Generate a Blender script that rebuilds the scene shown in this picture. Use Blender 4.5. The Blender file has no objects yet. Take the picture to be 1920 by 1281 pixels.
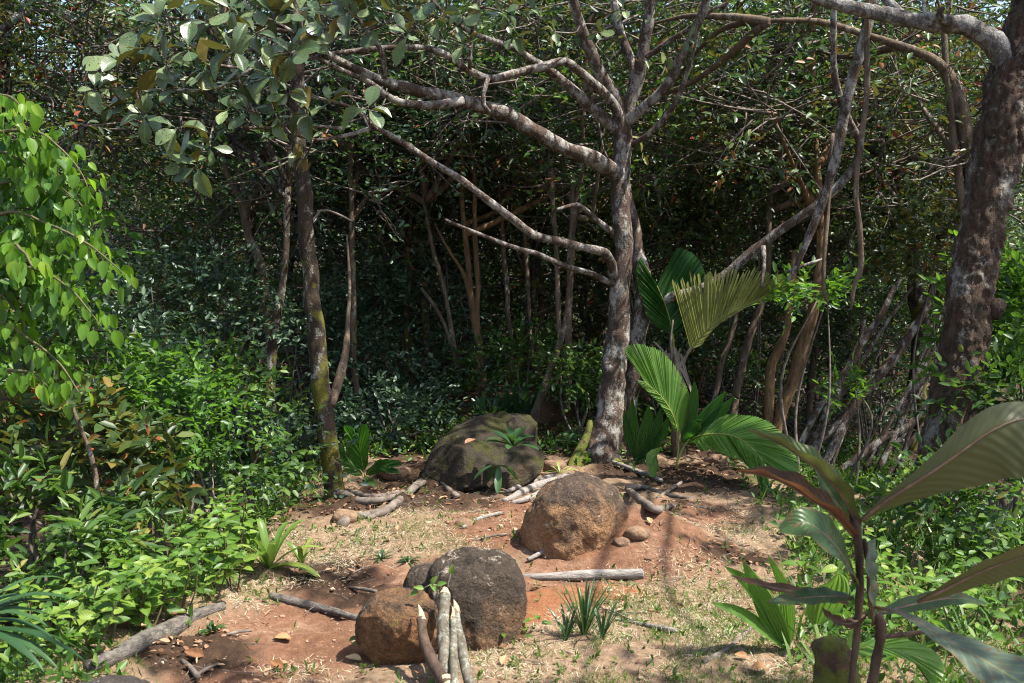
import bpy, math
import numpy as np
from mathutils import Matrix, Vector

# ------------------------------------------------------------------ camera, world, sun, exposure
scene = bpy.context.scene
CAM = np.array([0.0, 0.0, 1.6]); PITCH = math.radians(-5.0); FPX = 1867.0
camd = bpy.data.cameras.new('camera'); camo = bpy.data.objects.new('camera', camd)
scene.collection.objects.link(camo); scene.camera = camo
camd.lens = 35.0; camd.sensor_width = 36.0; camd.clip_start = 0.05; camd.clip_end = 3000
camo.location = CAM; camo.rotation_euler = (math.radians(90) + PITCH, 0, 0)
camd.dof.use_dof = True; camd.dof.focus_distance = 7.0; camd.dof.aperture_fstop = 5.0

SUN_EL, SUN_AZ = math.radians(61), math.radians(108)      # azimuth clockwise from +Y (view direction) towards +X
SUN = np.array([math.cos(SUN_EL) * math.sin(SUN_AZ), math.cos(SUN_EL) * math.cos(SUN_AZ), math.sin(SUN_EL)])
world = bpy.data.worlds.new('World'); scene.world = world; world.use_nodes = True
wn = world.node_tree.nodes; wl = world.node_tree.links
sky = wn.new('ShaderNodeTexSky'); sky.sky_type = 'NISHITA'; sky.sun_disc = False
sky.sun_elevation = SUN_EL; sky.sun_rotation = SUN_AZ; sky.dust_density = 2.0; sky.air_density = 1.0
wl.new(sky.outputs[0], wn['Background'].inputs[0]); wn['Background'].inputs[1].default_value = 0.13
sund = bpy.data.lights.new('sun', 'SUN'); sund.energy = 5.0; sund.angle = math.radians(0.5); sund.color = (1.0, 0.955, 0.88)
suno = bpy.data.objects.new('sun', sund); scene.collection.objects.link(suno)
suno.rotation_euler = Vector(-SUN).to_track_quat('-Z', 'Y').to_euler()
scene.view_settings.view_transform = 'Standard'; scene.view_settings.look = 'None'
scene.view_settings.gamma = 1.0; scene.view_settings.use_curve_mapping = False
scene.view_settings.exposure = 1.25
scene.render.engine = 'CYCLES'
cy = scene.cycles
cy.max_bounces = 6; cy.diffuse_bounces = 3; cy.glossy_bounces = 2; cy.transmission_bounces = 3; cy.transparent_max_bounces = 4
cy.caustics_reflective = False; cy.caustics_refractive = False
cy.sample_clamp_indirect = 4.0
cy.use_denoising = True; cy.pixel_filter_type = 'BLACKMAN_HARRIS'; cy.filter_width = 1.05
try: cy.denoiser = 'OPENIMAGEDENOISE'
except Exception: pass

# ------------------------------------------------------------------ numeric helpers
rng = np.random.default_rng(11)
COL = scene.collection
CP, SP = math.cos(PITCH), math.sin(PITCH)
FWD = np.array([0, CP, SP]); UPV = np.array([0, -SP, CP]); RGT = np.array([1.0, 0, 0])

def in_light(c, r=.5):
    for h_, (x0, x1, y0, y1) in ((0, (-3.8, 2.2, 3.0, 6.9)), (1.0, (-3.4, 2.2, 4.5, 7.6)), (2.4, (-3.0, 2.4, 5.5, 8.2)), (3.4, (-1.8, 3.0, 5.8, 8.2))):
        if c[2] < h_ + .6: continue
        g = c - SUN * ((c[2] - h_) / SUN[2]); e = r * .7
        if x0 - e < g[0] < x1 + e and y0 - e < g[1] < y1 + e: return True
    return False

def W(px, py, d):
    """point of the place seen at photo pixel (px, py), d metres deep"""
    return CAM + d * (FWD + (px - 960) / FPX * RGT - (py - 640.5) / FPX * UPV)

def nz(v):
    v = np.asarray(v, float); return v / np.maximum(np.linalg.norm(v, axis=-1, keepdims=True), 1e-9)

def _hash(i, j, k, s):
    with np.errstate(over='ignore'):
        n = (i.astype(np.uint32) * np.uint32(0x8da6b343)) ^ (j.astype(np.uint32) * np.uint32(0xd8163841)) ^ (k.astype(np.uint32) * np.uint32(0xcb1ab31f)) ^ np.uint32(s * 7919 + 13)
        n = (n ^ (n >> np.uint32(13))) * np.uint32(0x5bd1e995); n = (n ^ (n >> np.uint32(15))) * np.uint32(0x27d4eb2d); n ^= n >> np.uint32(13)
    return n.astype(np.float64) / 4294967295.0

def vnoise(p, s=0):
    p = np.asarray(p, float); f = np.floor(p); i = f.astype(np.int64); t = p - f; t = t * t * (3 - 2 * t)
    r = 0
    for a in (0, 1):
        for b in (0, 1):
            for c in (0, 1):
                w = (t[:, 0] if a else 1 - t[:, 0]) * (t[:, 1] if b else 1 - t[:, 1]) * (t[:, 2] if c else 1 - t[:, 2])
                r = r + w * _hash(i[:, 0] + a, i[:, 1] + b, i[:, 2] + c, s)
    return r * 2 - 1

def fbm(p, o=4, s=0, g=0.5):
    r = 0; a = 1.0; q = np.asarray(p, float)
    for k in range(o):
        r = r + a * vnoise(q, s + k); q = q * 2.03 + 3.1; a *= g
    return r

def smooth(t):
    t = np.clip(t, 0, 1); return t * t * (3 - 2 * t)

# ------------------------------------------------------------------ terrain height
def hgt(x, y):
    x = np.atleast_1d(np.asarray(x, float)); y = np.atleast_1d(np.asarray(y, float))
    eL = np.interp(y, [0, 4, 5.6, 6.4, 8, 10, 14], [-1.75, -1.6, -1.28, -1.2, -1.1, -0.75, -0.6])
    eR = np.interp(y, [0, 5, 6, 7, 8, 9, 12], [3.2, 2.7, 2.5, 2.1, 1.6, 1.1, 0.9])
    uL = eL - x; uR = x - eR
    h = -0.55 * smooth(uL / 1.3) - 0.10 * np.clip(uL - 1.3, 0, 14)
    h = h - 0.45 * smooth(uR / 1.6) - 0.09 * np.clip(uR - 1.6, 0, 14)
    q = np.stack([x, y, 0 * x], 1)
    h = h + 0.045 * fbm(q * 1.1, 3, 5) + 0.012 * fbm(q * 7, 2, 9)
    h = h + 0.20 * np.exp(-(((x - 0.74) / 0.40) ** 2 + ((y - 5.38) / 0.42) ** 2)) + 0.05 * fbm(q * 3.2, 2, 41) * np.exp(-(((x + 0.35) / 0.9) ** 2 + ((y - 6.9) / 0.6) ** 2))          # earth banked against the middle boulder
    h = h + 0.08 * np.exp(-(((x + 0.55) / 0.8) ** 2 + ((y - 5.9) / 0.7) ** 2))
    h = h - 0.06 * np.exp(-(((x + 0.95) / 0.45) ** 2 + ((y - 6.6) / 0.35) ** 2))
    h = h + 0.25 * np.exp(-(((x + 0.05) / 0.7) ** 2 + ((y - 10.6) / 0.9) ** 2))
    return h

def H(x, y): return float(hgt(x, y)[0])
def G(px, py):
    """where the view ray of a photo pixel meets the ground"""
    d = np.linspace(2.0, 26, 1600)
    P = CAM[None] + d[:, None] * (FWD + (px - 960) / FPX * RGT - (py - 640.5) / FPX * UPV)[None]
    b = np.nonzero(P[:, 2] <= hgt(P[:, 0], P[:, 1]))[0]
    p = P[b[0]] if len(b) else P[-1]
    return np.array([p[0], p[1], H(p[0], p[1])])
def GD(px, py):
    p = G(px, py); return float((p - CAM) @ FWD)

# ------------------------------------------------------------------ mesh + object helpers
def mk_mesh(name, V, F, attrs=None, smooth_shade=True):
    """V (n,3); F list of (m,3)/(m,4) index arrays"""
    me = bpy.data.meshes.new(name)
    V = np.ascontiguousarray(V, dtype=np.float32); F = [np.asarray(f, np.int32) for f in F if len(f)]
    me.vertices.add(len(V)); me.vertices.foreach_set('co', V.ravel())
    loops = np.concatenate([f.ravel() for f in F]); tot = np.concatenate([np.full(len(f), f.shape[1], np.int32) for f in F])
    start = np.concatenate([[0], np.cumsum(tot)[:-1]]).astype(np.int32)
    me.loops.add(len(loops)); me.loops.foreach_set('vertex_index', loops.astype(np.int32))
    me.polygons.add(len(tot)); me.polygons.foreach_set('loop_start', start)
    me.polygons.foreach_set('use_smooth', np.full(len(tot), smooth_shade, bool))
    me.update(calc_edges=True)
    for k, a in (attrs or {}).items():
        at = me.attributes.new(k, 'FLOAT', 'POINT'); at.data.foreach_set('value', np.ascontiguousarray(a, np.float32))
    return me

class Acc:
    """collects pieces of one part"""
    def __init__(s): s.V = []; s.F = []; s.A = {}; s.n = 0
    def add(s, V, F, **A):
        V = np.asarray(V, float)
        for f in F: s.F.append(np.asarray(f) + s.n)
        s.V.append(V)
        for k, a in A.items(): s.A.setdefault(k, []).append(np.broadcast_to(np.asarray(a, float), (len(V),)))
        s.n += len(V)
    def mesh(s, name, smooth_shade=True):
        q = [f for f in s.F if f.shape[1] == 4]; t = [f for f in s.F if f.shape[1] == 3]
        F = ([np.concatenate(q)] if q else []) + ([np.concatenate(t)] if t else [])
        return mk_mesh(name, np.concatenate(s.V), F, {k: np.concatenate(a) for k, a in s.A.items()}, smooth_shade)

def new(name, data=None, parent=None, mat=None, label=None, cat=None, group=None, kind=None):
    o = bpy.data.objects.new(name, data); COL.objects.link(o)
    if mat is not None and data is not None and not data.materials: data.materials.append(mat)
    if parent is not None:
        o.parent = parent
        if parent.type == 'EMPTY': o.location = -parent.location        # meshes are written in world coordinates
    if label: o['label'] = label
    if cat: o['category'] = cat
    if group: o['group'] = group
    if kind: o['kind'] = kind
    return o
def thing(name, base, label, cat, group=None):
    o = new(name, None, None, None, label, cat, group); o.location = base; o.empty_display_size = 0.1
    return o
def place(name, me, R, pos, scale, parent=None, **k):
    """an object sharing mesh data, set at a world position; R columns = local axes"""
    o = new(name, me, parent, **k)
    M = Matrix(((R[0][0], R[0][1], R[0][2], 0), (R[1][0], R[1][1], R[1][2], 0), (R[2][0], R[2][1], R[2][2], 0), (0, 0, 0, 1)))
    M = M @ Matrix.Diagonal((scale[0], scale[1], scale[2], 1)); M.translation = Vector(pos)
    if parent is not None and parent.type == 'EMPTY': M.translation -= parent.location
    o.matrix_basis = M
    return o

def catmull(P, n):
    P = np.asarray(P, float); Q = np.vstack([2 * P[0] - P[1], P, 2 * P[-1] - P[-2]])
    m = len(P) - 1; out = []
    for k, u in enumerate(np.linspace(0, m, n)):
        i = min(int(u), m - 1); t = u - i; a, b, c, d = Q[i], Q[i + 1], Q[i + 2], Q[i + 3]
        out.append(0.5 * (2 * b + (c - a) * t + (2 * a - 5 * b + 4 * c - d) * t * t + (3 * b - a - 3 * c + d) * t ** 3))
    return np.array(out)

def tube(P, R, seg=8, step=0.05, rough=0.10, freq=9.0, seed=0, wob=0.0, caps=True, flake=0.0):
    P = np.asarray(P, float); R = np.asarray(R, float)
    L = np.linalg.norm(np.diff(P, axis=0), axis=1).sum(); n = int(np.clip(L / step, len(P) + 1, 340))
    C = catmull(P, n); r = np.interp(np.linspace(0, 1, n), np.linspace(0, 1, len(R)), R)
    if wob: C = C + wob * r[:, None] * np.stack([fbm(C * 3, 2, seed + 40), fbm(C * 3, 2, seed + 50), fbm(C * 3, 2, seed + 60)], 1)
    T = nz(np.gradient(C, axis=0))
    N = np.zeros_like(T); ref = np.array([0, 0, 1.0]) if abs(T[0][2]) < 0.9 else np.array([1.0, 0, 0])
    N[0] = nz(np.cross(np.cross(T[0], ref), T[0]))
    for i in range(1, n): N[i] = nz(N[i - 1] - T[i] * (N[i - 1] @ T[i]))
    B = np.cross(T, N); a = np.linspace(0, 2 * np.pi, seg, endpoint=False)
    dirs = N[:, None] * np.cos(a)[None, :, None] + B[:, None] * np.sin(a)[None, :, None]
    V = C[:, None] + dirs * r[:, None, None]
    if rough:
        nn = fbm(V.reshape(-1, 3) * freq, 3, seed).reshape(n, seg)
        if flake:
            q = V.reshape(-1, 3) * np.array([1, 1, .55]); nn = nn + flake * (np.abs(fbm(q * 26, 3, seed + 7)) + .6 * np.abs(fbm(q * 60, 2, seed + 8)) - .5).reshape(n, seg)
        V = C[:, None] + dirs * (r[:, None] * (1 + rough * nn))[..., None]
    V = V.reshape(-1, 3)
    i = np.arange(n - 1)[:, None] * seg; j = np.arange(seg)[None]; j2 = (j + 1) % seg
    Q = np.stack([i + j, i + j2, i + seg + j2, i + seg + j], -1).reshape(-1, 4)
    F = [Q]
    if caps:
        V = np.vstack([V, C[0] - T[0] * r[0] * 0.15, C[-1] + T[-1] * r[-1] * 0.4]); k = n * seg; jj = np.arange(seg); j3 = (jj + 1) % seg
        F.append(np.stack([j3, jj, np.full(seg, k)], 1)); F.append(np.stack([(n - 1) * seg + jj, (n - 1) * seg + j3, np.full(seg, k + 1)], 1))
    return V, F

def pxtube(pts, d, **k):
    """pts: (px, py, half width px[, depth]); d: depth or (d0, d1)"""
    m = len(pts); dd = np.linspace(d[0], d[1], m) if isinstance(d, tuple) else np.full(m, float(d))
    for i, p in enumerate(pts):
        if len(p) > 3: dd[i] = p[3]
    P = np.array([W(p[0], p[1], dd[i]) for i, p in enumerate(pts)]); R = np.array([p[2] * dd[i] / FPX for i, p in enumerate(pts)])
    return P, R

# ------------------------------------------------------------------ leaf geometry
LEAF4 = (np.array([[0, 0, 0], [-.40, .28, .08], [-.36, .66, .05], [0, 1, -.08], [.36, .66, .05], [.40, .28, .08]]), [np.array([[0, 3, 2, 1], [0, 5, 4, 3]])])
LEAF2 = (np.array([[0, 0, 0], [-.45, .48, .10], [0, 1, -.06], [.45, .48, .10]]), [np.array([[0, 2, 1], [0, 3, 2]])])
BLADE = (np.array([[-.5, 0, 0], [.5, 0, 0], [-.35, .55, .05], [.35, .55, .05], [0, 1, -.05]]), [np.array([[0, 1, 3, 2]]), np.array([[2, 3, 4]])])

def scatter(T, pos, t, n, L, Wd, rnd=None):
    V0, F0 = T; N = len(pos); k = len(V0)
    t = nz(t); s = nz(np.cross(t, n)); n2 = np.cross(s, t)
    L = np.broadcast_to(L, (N,))[:, None, None]; Wd = np.broadcast_to(Wd, (N,))[:, None, None]
    V = pos[:, None] + V0[None, :, 0:1] * Wd * s[:, None] + V0[None, :, 1:2] * L * t[:, None] + V0[None, :, 2:3] * L * n2[:, None]
    off = (np.arange(N) * k)[:, None, None]
    F = [(f[None] + off).reshape(-1, f.shape[1]) for f in F0]
    if rnd is None: rnd = rng.random(N)
    return V.reshape(-1, 3), F, np.repeat(rnd, k)

def rand_dir(n): return nz(rng.normal(size=(n, 3)))

def spray_leaves(C, D, nl, slen, L, Wd, droop=0.1, flat=0.8, T=LEAF4, clump_rnd=None):
    """leafy twigs: C twig bases, D directions; nl leaves each"""
    S = len(C); D = nz(D); up = np.array([0, 0, 1.0])
    side = nz(np.cross(D, up) + 0.3 * rng.normal(size=(S, 3)))
    f = (np.arange(nl) + 0.6) / nl
    sl = slen * (0.6 + 0.8 * rng.random((S, 1, 1)))
    pos = C[:, None] + D[:, None] * f[None, :, None] * sl - up * (droop * sl * f[None, :, None] ** 2)
    sg = np.where(np.arange(nl) % 2 == 0, 1.0, -1.0)[None, :, None]
    t = D[:, None] * 0.55 + side[:, None] * sg * 0.95 + rng.normal(size=(S, nl, 3)) * 0.35 - up * droop
    t[:, -1] = D + rng.normal(size=(S, 3)) * 0.2
    n = up * flat + rng.normal(size=(S, nl, 3)) * 0.45 + nz(D)[:, None] * 0.15
    N = S * nl
    l = L * (0.65 + 0.6 * rng.random(N)); 
    r = rng.random(N) if clump_rnd is None else np.clip(np.repeat(clump_rnd, nl) + 0.5 * (rng.random(N) - 0.5), 0, 1)
    return scatter(T, pos.reshape(-1, 3), t.reshape(-1, 3), n.reshape(-1, 3), l, l * (Wd / L), r)

def clump_foliage(acc, twig, centres, radii, per_m2, L, Wd, T=LEAF4, nl=7, droop=.12, slen=.30, twigs=True):
    for c, r in zip(centres, radii):
        S = max(6, int(per_m2 * r * r)); cr = rng.random()
        d = rand_dir(S); d[:, 2] = d[:, 2] * .7 + .05; d = nz(d)
        rad = r * (0.35 + 0.65 * rng.random(S) ** .5)
        C = c + d * rad[:, None] * np.array([1, 1, .75])
        D = nz(d + rng.normal(size=(S, 3)) * .6)
        V, F, rr = spray_leaves(C, D, nl, slen, L, Wd, droop, T=T, clump_rnd=np.clip(cr * .5 + .25 + .3 * rng.normal(size=S), 0, .97)); acc.add(V, F, rnd=rr)
        if twigs:
            m = min(S, 10)
            for k_ in range(m):
                a, b = c + rng.normal(size=3) * r * .15, C[k_] + D[k_] * slen * .9
                V, F = tube([a, (a + b) / 2 + rng.normal(size=3) * r * .12, b], [.011, .007, .003], 4, .25, 0, caps=False); twig.add(V, F)

def detail_leaf(name, ns=8, nw=3, prof='ovate', fold=0.18, curl=-0.18, petiole=0.06):
    """unit leaf mesh (length 1 along +Y, full width 1) with u, v attributes for the veins"""
    us = np.linspace(0, 1, ns + 1); vs = np.linspace(-1, 1, 2 * nw + 1)
    w = {'ovate': lambda u: 0.5 * np.sin(np.pi * u ** 0.72) ** 0.8, 'obovate': lambda u: 0.5 * np.sin(np.pi * u ** 1.35) ** 0.75,
         'lance': lambda u: 0.5 * np.sin(np.pi * u ** 0.8) ** 1.1, 'strap': lambda u: 0.5 * np.minimum(1, 6 * u + .45) * np.clip((1 - u) / 0.45, 0, 1) ** 0.6}[prof](us)
    U, Vv = np.meshgrid(us, vs, indexing='ij'); X = w[:, None] * Vv
    Z = fold * np.abs(X) * 2 * 0.5 + curl * U ** 2 + 0.012 * np.sin(U * 40) * np.abs(Vv)
    P = np.stack([X, petiole + (1 - petiole) * U, Z], -1).reshape(-1, 3); m = 2 * nw + 1
    i = np.arange(ns)[:, None] * m; j = np.arange(2 * nw)[None]
    Q = np.stack([i + j, i + j + 1, i + m + j + 1, i + m + j], -1).reshape(-1, 4)
    k = len(P); P = np.vstack([P, [[-.012, -.02, .0], [.012, -.02, 0], [.012, petiole + .02, 0], [-.012, petiole + .02, 0]]])
    u = np.concatenate([U.ravel(), np.zeros(4)]); v = np.concatenate([Vv.ravel(), np.zeros(4)])
    return mk_mesh(name, P, [Q, np.array([[k, k + 1, k + 2, k + 3]])], {'u': u, 'v': v})

def frame(t, n):
    t = nz(t); s = nz(np.cross(t, n)); n = np.cross(s, t); return np.stack([s, t, n], 1)

# ------------------------------------------------------------------ materials
def nt(name):
    m = bpy.data.materials.new(name); m.use_nodes = True; t = m.node_tree; t.nodes.clear()
    return m, t, t.nodes.new('ShaderNodeOutputMaterial')
def N_(t, ty, **k):
    n = t.nodes.new(ty)
    for a, b in k.items():
        if a.startswith('i_'): n.inputs[int(a[2:])].default_value = b
        else: setattr(n, a, b)
    return n
def ramp(t, fac, stops, interp='LINEAR'):
    n = t.nodes.new('ShaderNodeValToRGB'); e = n.color_ramp.elements; n.color_ramp.interpolation = interp
    while len(e) < len(stops): e.new(0.5)
    for q, (p, c) in zip(e, stops): q.position = p; q.color = (*c, 1) if len(c) == 3 else c
    if fac is not None: t.links.new(fac, n.inputs[0])
    return n.outputs[0]
def mixc(t, f, a, b, mode='MIX'):
    n = t.nodes.new('ShaderNodeMix'); n.data_type = 'RGBA'; n.blend_type = mode
    for s, v in ((n.inputs[0], f), (n.inputs[6], a), (n.inputs[7], b)):
        if hasattr(v, 'links') or hasattr(v, 'is_linked'): t.links.new(v, s)
        else: s.default_value = v if not isinstance(v, tuple) else ((*v, 1) if len(v) == 3 else v)
    return n.outputs[2]
def math_(t, op, a, b=None, c=None):
    n = t.nodes.new('ShaderNodeMath'); n.operation = op
    for k, v in enumerate((a, b, c)):
        if v is None: continue
        if hasattr(v, 'is_linked'): t.links.new(v, n.inputs[k])
        else: n.inputs[k].default_value = v
    return n.outputs[0]
def noise(t, scale, detail=4, rough=0.55, vec=None, dist=0.0):
    n = t.nodes.new('ShaderNodeTexNoise'); n.inputs['Scale'].default_value = scale; n.inputs['Detail'].default_value = detail
    n.inputs['Roughness'].default_value = rough; n.inputs['Distortion'].default_value = dist
    if vec is not None: t.links.new(vec, n.inputs['Vector'])
    return n.outputs['Fac']
def voro(t, scale, vec=None, feat='F1'):
    n = t.nodes.new('ShaderNodeTexVoronoi'); n.feature = feat; n.inputs['Scale'].default_value = scale
    if vec is not None: t.links.new(vec, n.inputs['Vector'])
    return n.outputs['Distance']
def geo_pos(t): return t.nodes.new('ShaderNodeNewGeometry').outputs['Position']
def scaled(t, vec, s):
    n = t.nodes.new('ShaderNodeMapping'); n.inputs['Scale'].default_value = s; t.links.new(vec, n.inputs[0]); return n.outputs[0]
def bump(t, h, strength, dist):
    n = t.nodes.new('ShaderNodeBump'); n.inputs['Strength'].default_value = strength; n.inputs['Distance'].default_value = dist
    t.links.new(h, n.inputs['Height']); return n.outputs[0]

def leaf_mat(name, stops, rnd='attr', rough=0.35, transl=0.3, tcol=(0.10, 0.22, 0.02), under=None, veins=0.0, spots=0.0, sheen=0.0, nv=9, vk=1.6, veincol=None, blem=0.0):
    m, t, out = nt(name)
    if rnd == 'attr': r = N_(t, 'ShaderNodeAttribute', attribute_name='rnd').outputs['Fac']
    else: r = t.nodes.new('ShaderNodeObjectInfo').outputs['Random']
    col = ramp(t, r, stops)
    p = geo_pos(t)
    nf = noise(t, 18, 2, 0.5, p)
    col = mixc(t, 0.35, col, mixc(t, nf, (0.25, 0.3, 0.25), (1.6, 1.5, 1.3)), 'MULTIPLY')
    nrm = None
    if veins:
        u = N_(t, 'ShaderNodeAttribute', attribute_name='u').outputs['Fac']; v = N_(t, 'ShaderNodeAttribute', attribute_name='v').outputs['Fac']
        av = math_(t, 'ABSOLUTE', v)
        ph = math_(t, 'FRACT', math_(t, 'SUBTRACT', math_(t, 'MULTIPLY', u, float(nv)), math_(t, 'MULTIPLY', av, vk)))
        line = math_(t, 'LESS_THAN', math_(t, 'ABSOLUTE', math_(t, 'SUBTRACT', ph, 0.5)), 0.06)
        mid = math_(t, 'LESS_THAN', av, 0.035)
        vm = math_(t, 'MAXIMUM', mid, math_(t, 'MULTIPLY', line, veins))
        col = mixc(t, math_(t, 'MULTIPLY', vm, 0.65), col, veincol or (0.20, 0.26, 0.07))
        nrm = bump(t, math_(t, 'SINE', math_(t, 'MULTIPLY', ph, 6.283)), 0.25 * veins, 0.004)
    if spots:
        vd = voro(t, 60, p); sp = math_(t, 'LESS_THAN', vd, spots); big = math_(t, 'GREATER_THAN', noise(t, 9, 2, .5, p), 0.44)
        col = mixc(t, math_(t, 'MULTIPLY', sp, big), col, (0.025, 0.022, 0.014))
    if blem:
        bm_ = ramp(t, noise(t, 30, 4, .65, p), [(0.66 - .1 * blem, (0, 0, 0)), (0.72 - .1 * blem, (1, 1, 1))]); col = mixc(t, math_(t, 'MULTIPLY', bm_, .75), col, (0.11, 0.065, 0.03))
        if veins:
            ed = ramp(t, math_(t, 'ADD', av, math_(t, 'MULTIPLY_ADD', noise(t, 14, 3, .6, p), .5, -.25)), [(0.90, (0, 0, 0)), (1.0, (1, 1, 1))]); col = mixc(t, math_(t, 'MULTIPLY', ed, .6), col, (0.15, 0.09, 0.04))
    if under:
        bf = t.nodes.new('ShaderNodeNewGeometry').outputs['Backfacing']
        col = mixc(t, bf, col, under)
    b = t.nodes.new('ShaderNodeBsdfPrincipled'); t.links.new(col, b.inputs['Base Color'])
    b.inputs['Roughness'].default_value = rough
    b.inputs['Specular IOR Level'].default_value = 0.42 + sheen
    if nrm is not None: t.links.new(nrm, b.inputs['Normal'])
    tr = t.nodes.new('ShaderNodeBsdfTranslucent')
    tc = mixc(t, 0.55, col, tcol); t.links.new(tc, tr.inputs[0])
    ms = t.nodes.new('ShaderNodeMixShader'); ms.inputs[0].default_value = transl
    t.links.new(b.outputs[0], ms.inputs[1]); t.links.new(tr.outputs[0], ms.inputs[2]); t.links.new(ms.outputs[0], out.inputs[0])
    return m

def bark_mat(name, c0, c1, lichen=(0.42, 0.42, 0.38), lamt=0.5, lscale=14, moss=0.0, stretch=0.25, bumpd=0.012, mosscol=(0.10, 0.11, 0.02), fscale=28, discs=0.0):
    m, t, out = nt(name); p = geo_pos(t)
    sv = scaled(t, p, (1, 1, stretch))
    f = noise(t, fscale, 6, 0.65, sv, 0.4); f2 = noise(t, 5, 4, 0.6, p)
    col = ramp(t, f, [(0.3, c0), (0.7, c1)])
    col = mixc(t, 0.5, col, mixc(t, f2, (0.35, 0.32, 0.3), (1.5, 1.45, 1.4)), 'MULTIPLY')
    lv = math_(t, 'ADD', math_(t, 'MULTIPLY', noise(t, lscale, 7, 0.72, scaled(t, p, (1, 1, .6)), 0.3), 0.75), math_(t, 'MULTIPLY', noise(t, lscale * 7, 4, .7, p), 0.25))
    lm = ramp(t, lv, [(1 - lamt - 0.03, (0, 0, 0)), (1 - lamt + 0.06, (.9, .9, .9))])
    lc = mixc(t, noise(t, 60, 3, .6, p), tuple(0.55 * v for v in lichen), tuple(1.25 * v for v in lichen))
    col = mixc(t, lm, col, lc)
    if discs:
        vd = math_(t, 'ADD', voro(t, 15, p), math_(t, 'MULTIPLY_ADD', noise(t, 50, 3, .6, p), .25, -.12)); col = mixc(t, math_(t, 'LESS_THAN', vd, discs), col, lichen)
    if moss:
        sz = N_(t, 'ShaderNodeSeparateXYZ'); t.links.new(p, sz.inputs[0])
        mz = ramp(t, math_(t, 'SUBTRACT', noise(t, 7, 5, .65, p), math_(t, 'MULTIPLY', sz.outputs[2], 0.10)), [(0.60 - moss * 0.3, (0, 0, 0)), (0.68 - moss * 0.3, (1, 1, 1))])
        col = mixc(t, mz, col, mixc(t, noise(t, 70, 3, .6, p), tuple(.5 * v for v in mosscol), tuple(1.6 * v for v in mosscol)))
    b = t.nodes.new('ShaderNodeBsdfPrincipled'); t.links.new(col, b.inputs['Base Color']); b.inputs['Roughness'].default_value = 0.85
    b.inputs['Specular IOR Level'].default_value = 0.25
    hh = mixc(t, 0.35, f, noise(t, 90, 4, .7, p))
    t.links.new(bump(t, hh, 1.0, bumpd * 2.2), b.inputs['Normal']); t.links.new(b.outputs[0], out.inputs[0])
    return m

def rock_mat(name, dark, warm, lichen, wamt=0.5, lamt=0.3, moss=None, mamt=0.0):
    m, t, out = nt(name); p = geo_pos(t)
    g = t.nodes.new('ShaderNodeNewGeometry'); sz = N_(t, 'ShaderNodeSeparateXYZ'); t.links.new(g.outputs['Normal'], sz.inputs[0])
    sp = N_(t, 'ShaderNodeSeparateXYZ'); t.links.new(p, sp.inputs[0])
    f = noise(t, 6, 6, 0.62, p, 0.5); fine = noise(t, 110, 4, 0.7, p); mid = noise(t, 32, 5, .65, p)
    wm = ramp(t, math_(t, 'ADD', math_(t, 'MULTIPLY', sp.outputs[2], -1.0), math_(t, 'ADD', f, wamt)), [(0.62, (0, 0, 0)), (0.86, (1, 1, 1))])
    col = mixc(t, wm, dark, warm)
    col = mixc(t, 0.75, col, ramp(t, fine, [(0.3, (0.35, 0.33, 0.3)), (0.7, (1.5, 1.45, 1.4))]), 'MULTIPLY')
    col = mixc(t, 0.6, col, ramp(t, mid, [(0.3, (0.4, 0.38, 0.36)), (0.7, (1.5, 1.5, 1.45))]), 'MULTIPLY')
    lm = ramp(t, math_(t, 'ADD', noise(t, 9, 6, .72, p, .3), math_(t, 'MULTIPLY', sz.outputs[2], 0.10)), [(0.80 - lamt * .45, (0, 0, 0)), (0.86 - lamt * .45, (1, 1, 1))])
    lm2 = math_(t, 'MULTIPLY', lm, ramp(t, noise(t, 75, 4, .7, p), [(0.42, (0, 0, 0)), (0.56, (1, 1, 1))]))
    col = mixc(t, lm2, col, lichen)
    if moss:
        mm = ramp(t, math_(t, 'ADD', noise(t, 5, 5, .65, p), math_(t, 'MULTIPLY', sz.outputs[2], 0.06)), [(0.72 - mamt * .4, (0, 0, 0)), (0.80 - mamt * .4, (1, 1, 1))])
        mm = math_(t, 'MULTIPLY', mm, ramp(t, noise(t, 45, 5, .7, p), [(0.36, (0, 0, 0)), (0.52, (1, 1, 1))]))
        col = mixc(t, mm, col, mixc(t, fine, tuple(.45 * v for v in moss), tuple(1.6 * v for v in moss)))
    b = t.nodes.new('ShaderNodeBsdfPrincipled'); t.links.new(col, b.inputs['Base Color']); b.inputs['Roughness'].default_value = 0.88
    b.inputs['Specular IOR Level'].default_value = 0.25
    t.links.new(bump(t, mixc(t, 0.5, mixc(t, .5, fine, noise(t, 60, 3, .6, p)), mid), 1.0, 0.035), b.inputs['Normal']); t.links.new(b.outputs[0], out.inputs[0])
    return m

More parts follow.
